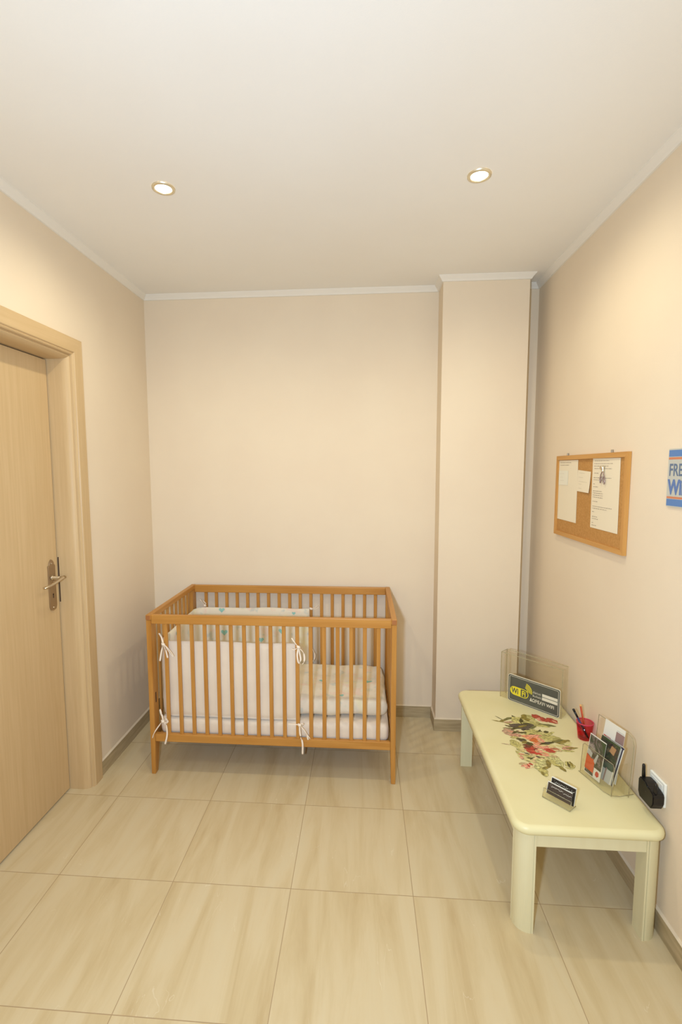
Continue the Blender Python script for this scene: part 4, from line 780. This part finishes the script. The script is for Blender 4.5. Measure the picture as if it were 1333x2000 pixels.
m_cblk = mat('card_black', (26, 22, 20), 0.4); m_cbrn = mat('card_brown', (66, 54, 46), 0.4)
def squiggle(mb, x0, x1, z, amp, y, freq, th=0.0007, seed=0.0):
    P = []
    n = 150
    for i in range(n+1):
        t = i/n; ph = t*freq*1.5+seed; x = x0+(x1-x0)*t+0.0016*math.cos(ph); P.append((x, z+amp*math.sin(ph)*(0.45+0.35*math.sin(ph*0.31+seed)+0.2*math.sin(ph*0.17))))
    for i in range(n): mb.poly([(P[i][0], y(P[i][1]), P[i][1]-th), (P[i+1][0], y(P[i+1][1]), P[i+1][1]-th), (P[i+1][0], y(P[i+1][1]), P[i+1][1]+th), (P[i][0], y(P[i][1]), P[i][1]+th)])
def card(x0, x1, z0, z1, y0, lean, m_, label, marks, th=0.0008):
    o = empty('business_card', (0, 0, 0)); o.location = ch.location; o.rotation_euler = ch.rotation_euler; h = z1-z0
    Y = lambda z: y0+lean*(z-z0)/h
    mb = MB(); q = [(x0, z0), (x1, z0), (x1, z1), (x0, z1)]; F = [mb.bm.verts.new((x, Y(z), z)) for x, z in q]; B = [mb.bm.verts.new((x, Y(z)+th, z)) for x, z in q]
    mb.mi = 0; f = mb.bm.faces.new(F); mb.mi = 1
    for ff in [mb.bm.faces.new(B[::-1])]+[mb.bm.faces.new((F[i], B[i], B[(i+1) % 4], F[(i+1) % 4])) for i in range(4)]: ff.material_index = 1
    lp(mb, 'card_stock', [m_, m_pw], o)
    mb = MB()
    for (xa, xb, z, amp, fr, sd) in marks: squiggle(mb, xa, xb, z, amp, lambda zz: Y(zz)-0.0005, fr, 0.0006, sd)
    lp(mb, 'script_lettering', m_pw, o, 'white script lettering')
    return tag(o, label, 'business card', 'business cards in the clear holder')
card(0.008, 0.093, 0.016, 0.052, 0.0125, 0.012, m_cbrn, 'brown and black business card with white script, front of the small clear holder', [(0.018, 0.060, 0.044, 0.0035, 38, 0.3), (0.062, 0.090, 0.041, 0.0035, 20, 1.3), (0.012, 0.09, 0.027, 0.0010, 110, 2.0)])
card(0.016, 0.100, 0.012, 0.069, 0.019, 0.014, m_cblk, 'black business card with white script standing higher at the back of the small holder', [(0.026, 0.074, 0.0595, 0.0045, 34, 1.0), (0.076, 0.096, 0.058, 0.006, 9, 0.2)])
ORD = ['first', 'second', 'third']
for i in range(3):
    card(0.014+0.001*i, 0.099+0.0006*i, 0.012, 0.0695+0.0006*i, 0.0205+0.0016*i, 0.014, m_pw, ORD[i]+' plain white card of the stack behind the black business card', [], th=0.0010)
for i in range(2):
    o = card(0.006, 0.091, 0.016, 0.053+0.0005*i, 0.0143+0.0014*i, 0.012, m_pw, ORD[i]+' plain pale card behind the front brown business card', [], th=0.0009)
for o in [o for o in bpy.data.objects if o.name.startswith('script_lettering') and len(o.data.polygons) == 0]: bpy.data.objects.remove(o)

# ================================================================ wall things on the right wall (local: +y away from camera)
def wall_empty(name, y, z): return empty(name, (W, y, z))
cb = wall_empty('cork_board', -0.715, 1.222); tag(cb, 'wood framed cork notice board hanging on the right wall above the table', 'notice board')
m_cork = noisy(mat('cork', (196, 146, 86), 0.9, spec=0.1), (184, 134, 76), (198, 148, 88), ns=140, bump=0.3)
m_fw_y = wood('board_frame_y', (196, 140, 70), (212, 158, 88), 'y'); m_fw_z = wood('board_frame_z', (196, 140, 70), (212, 158, 88), 'z')
CB0, CB1, CBZ0, CBZ1, fw = -1.052, -0.388, 1.220, 1.614, 0.020
part(MB().box(W-0.008, W-0.003, CB0+0.01, CB1-0.01, CBZ0+0.01, CBZ1-0.01), 'cork_panel', m_cork, cb)
xa, xb = W-0.016, W-0.001
for (z0, z1, s_) in ((CBZ0, CBZ0+fw, 1), (CBZ1-fw, CBZ1, -1)):
    P = [(CB0, z0), (CB1, z0), (CB1-fw, z1), (CB0+fw, z1)] if s_ == 1 else [(CB0+fw, z0), (CB1-fw, z0), (CB1, z1), (CB0, z1)]
    part(MB().prism(P, xa, xb, 'x'), 'frame_bar', m_fw_y, cb)
for (y0, y1, s_) in ((CB0, CB0+fw, 1), (CB1-fw, CB1, -1)):
    P = [(y0, CBZ0), (y1, CBZ0+fw), (y1, CBZ1-fw), (y0, CBZ1)] if s_ == 1 else [(y0, CBZ0+fw), (y1, CBZ0), (y1, CBZ1), (y0, CBZ1-fw)]
    part(MB().prism(P, xa, xb, 'x'), 'frame_bar', m_fw_z, cb)
m_hook = mat('hook_metal', (168, 158, 140), 0.4, metal=0.7)
for y in (-0.495, -0.915): part(MB().box(W-0.008, W-0.001, y-0.004, y+0.004, CBZ1-0.003, CBZ1+0.012, 0.001), 'hanger', m_hook, cb)
m_paper = mat('paper_cream', (238, 224, 196), 0.7, spec=0.2); m_paper2 = mat('paper_pale', (236, 230, 210), 0.7, spec=0.2); m_ink = mat('grey_print', (172, 156, 134), 0.8)
def sheet(q, x, label, m_, lines, curl=0.0):
    """q: 4 (y,z) corners TL,TR,BR,BL (left = far side). lines: (t0, t1, v) fractions"""
    yc_ = sum(p[0] for p in q)/4; zc_ = sum(p[1] for p in q)/4
    o = empty('paper_note', (W, yc_, zc_)); mb = MB()
    def P(u, v, dx=0.0):
        a = Vector(q[0]).lerp(Vector(q[1]), u); c = Vector(q[3]).lerp(Vector(q[2]), u); r = a.lerp(c, v); return (x-curl*(v**2)*(0.3+0.7*u)+dx, r.x, r.y)
    nu, nv = 6, 10; g = [[[mb.bm.verts.new(P(i/nu, j/nv, d)) for j in range(nv+1)] for i in range(nu+1)] for d in (0, 0.0006)]
    for i in range(nu):
        for j in range(nv):
            for d in (0, 1): mb.bm.faces.new((g[d][i][j], g[d][i+1][j], g[d][i+1][j+1], g[d][i][j+1]))
    for i in range(nu):
        for j in (0, nv): mb.bm.faces.new((g[0][i][j], g[0][i+1][j], g[1][i+1][j], g[1][i][j]))
    for j in range(nv):
        for i in (0, nu): mb.bm.faces.new((g[0][i][j], g[0][i][j+1], g[1][i][j+1], g[1][i][j]))
    part(mb, 'sheet', m_, o)
    if lines:
        mb = MB(); rr = random.Random(int(yc_*1000))
        for (t0, t1, v) in lines:
            u = t0
            while u < t1-0.01:
                wl = min(t1-u, 0.03+0.05*rr.random()); hgt = 0.0035+0.001*rr.random()
                mb.poly([P(u, v, -0.0006), P(u+wl, v, -0.0006), P(u+wl, v+hgt/0.29*0.6, -0.0006), P(u, v+hgt/0.29*0.6, -0.0006)]); u += wl+0.015
        part(mb, 'printed_lines', m_ink, o)
    return tag(o, label, 'paper', 'papers pinned on the cork board')
sheet([(-0.408, 1.592), (-0.622, 1.591), (-0.625, 1.298), (-0.410, 1.299)], W-0.0095, 'large cream sheet with two lines of text at the far side of the cork board', m_paper, [(0.08, 0.68, 0.035), (0.08, 0.55, 0.075)])
sheet([(-0.412, 1.541), (-0.521, 1.541), (-0.522, 1.471), (-0.412, 1.470)], W-0.0110, 'small pale note stuck over the large cream sheet', m_paper2, [(0.15, 0.6, 0.2), (0.15, 0.5, 0.45), (0.15, 0.6, 0.68)])
sheet([(-0.627, 1.545), (-0.754, 1.537), (-0.749, 1.444), (-0.626, 1.448)], W-0.0105, 'small cream note between the two large sheets on the cork board', m_paper, [(0.12, 0.6, 0.12), (0.12, 0.45, 0.32), (0.12, 0.8, 0.52), (0.12, 0.35, 0.64), (0.12, 0.4, 0.84)], curl=0.004)
ln_ = [(0.08, 0.62, 0.03), (0.06, 0.75, 0.07), (0.06, 0.60, 0.105), (0.08, 0.72, 0.14), (0.08, 0.26, 0.205), (0.06, 0.72, 0.27), (0.06, 0.40, 0.30), (0.06, 0.12, 0.36), (0.06, 0.24, 0.40), (0.06, 0.40, 0.46), (0.06, 0.44, 0.49), (0.06, 0.44, 0.52), (0.06, 0.44, 0.55), (0.06, 0.25, 0.61), (0.06, 0.78, 0.68), (0.06, 0.60, 0.71), (0.06, 0.14, 0.76), (0.06, 0.28, 0.83), (0.06, 0.30, 0.86), (0.06, 0.12, 0.92), (0.06, 0.24, 0.955)]
sheet([(-0.767, 1.594), (-0.992, 1.592), (-0.996, 1.296), (-0.769, 1.297)], W-0.0095, 'large printed sheet with many lines of text at the near side of the cork board', m_paper, ln_)
kc = empty('key_clip', (W-0.012, -0.868, 1.53)); tag(kc, 'small shiny metal clip with hanging keys pinned over the printed sheet', 'clip')
part(MB().tube([(W-0.011, -0.868, 1.556), (W-0.024, -0.868, 1.553)], [0.007, 0.008], 12), 'pin', m_brass2, kc)
part(MB().box(W-0.020, W-0.012, -0.876, -0.860, 1.538, 1.560, 0.002), 'clasp', m_chrome, kc)
m_steel = mat('steel', (168, 150, 150), 0.3, metal=0.8)
for (y, dy, zl) in ((-0.856, 0.008, 1.492), (-0.880, -0.008, 1.488)):
    part(MB().tube(spline([(W-0.016, -0.868, 1.540), (W-0.016, y, 1.525), (W-0.015, y+dy, zl+0.012), (W-0.015, y+dy*0.5, zl), (W-0.015, y-dy*0.6, zl+0.014), (W-0.016, y-dy*0.2, 1.52)]), 0.0022, 8), 'key', m_steel, kc)

# FREE wifi sign, cut by the frame
ws = wall_empty('wall_sign', -1.36, 1.52); tag(ws, 'silver wall sign with blue bands and blue FREE WiFi lettering at the right edge', 'sign')
m_silver = mat('sign_silver', (196, 196, 186), 0.35, metal=0.15); m_sblue = mat('sign_blue', (84, 126, 182), 0.4); m_sorg = mat('sign_orange', (206, 124, 84), 0.4); m_slet = mat('sign_letter', (92, 112, 140), 0.4); m_slet2 = mat('sign_letter_blue', (88, 118, 172), 0.4)
SY0, SY1, SZ0, SZ1 = -1.46, -1.279, 1.427, 1.613
part(MB().prism(rrect(SY0, SY1, SZ0, SZ1, 0.002, 2), W-0.005, W-0.001, 'x'), 'sign_plate', m_silver, ws)
xf = W-0.0053
def wq(mb, y0, y1, z0, z1, x=xf): mb.poly([(x, y0, z0), (x, y1, z0), (x, y1, z1), (x, y0, z1)])
for (za, zb, m_, lb) in ((SZ1-0.025, SZ1-0.004, m_sblue, 'blue band'), (SZ0+0.003, SZ0+0.025, m_sblue, 'blue band'), (SZ1-0.034, SZ1-0.027, m_sorg, 'orange stripe'), (SZ0+0.0265, SZ0+0.033, m_sorg, 'orange stripe')):
    mb = MB(); wq(mb, SY0+0.004, SY1-0.002, za, zb); part(mb, 'color_band', m_, ws, label=lb)
mb = MB(); place_text(mb, text_mesh('FREE', 0.055, 0.80, 0.0008), (xf-0.0002, SY1-0.006, 1.527), (0, -1, 0), (0, 0, 1)); mb.mi = 1
place_text(mb, text_mesh('WiFi', 0.064, 0.84, 0.0028), (xf-0.0002, SY1-0.006, 1.469), (0, -1, 0), (0, 0, 1))
part(mb, 'lettering', [m_slet, m_slet2], ws, label='grey blue FREE WiFi lettering')

# wall socket and plug-in router
so = wall_empty('wall_socket', -1.331, 0.478); tag(so, 'white square wall socket plate behind the black plug-in router', 'wall socket')
part(MB().box(W-0.009, W, -1.373, -1.289, 0.437, 0.519, 0.003, 3), 'socket_plate', m_white, so)
part(MB().box(W-0.0105, W-0.0085, -1.362, -1.300, 0.447, 0.509, 0.001), 'inner_frame', m_white, so)
ro = wall_empty('plug_in_router', -1.335, 0.467); tag(ro, 'small black plug-in router with two stubby antennas in the wall socket above the table', 'router')
mb = MB(); P = [(-1.380, 0.452), (-1.368, 0.430), (-1.304, 0.430), (-1.294, 0.446), (-1.294, 0.492), (-1.302, 0.501), (-1.330, 0.502), (-1.345, 0.494), (-1.360, 0.492), (-1.376, 0.486), (-1.380, 0.478)]
mb.prism(P, W-0.048, W-0.0106, 'x'); bmesh.ops.recalc_face_normals(mb.bm, faces=mb.bm.faces[:]); bmesh.ops.bevel(mb.bm, geom=mb.bm.edges[:], offset=0.003, segments=2, affect='EDGES'); part(mb, 'router_body', m_black, ro)
part(MB().tube([(W-0.036, -1.305, 0.496), (W-0.036, -1.303, 0.50), (W-0.037, -1.302, 0.541), (W-0.037, -1.302, 0.545)], [0.0045, 0.0058, 0.0050, 0.0035], 14), 'antenna', m_black, ro)
part(MB().tube([(W-0.036, -1.371, 0.484), (W-0.036, -1.371, 0.488), (W-0.036, -1.371, 0.516), (W-0.036, -1.371, 0.520)], [0.0045, 0.0058, 0.0052, 0.0035], 14), 'antenna', m_black, ro)
part(MB().box(W-0.0485, W-0.0478, -1.342, -1.338, 0.47, 0.474), 'indicator', mat('indicator_grey', (60, 60, 56), 0.4), ro)
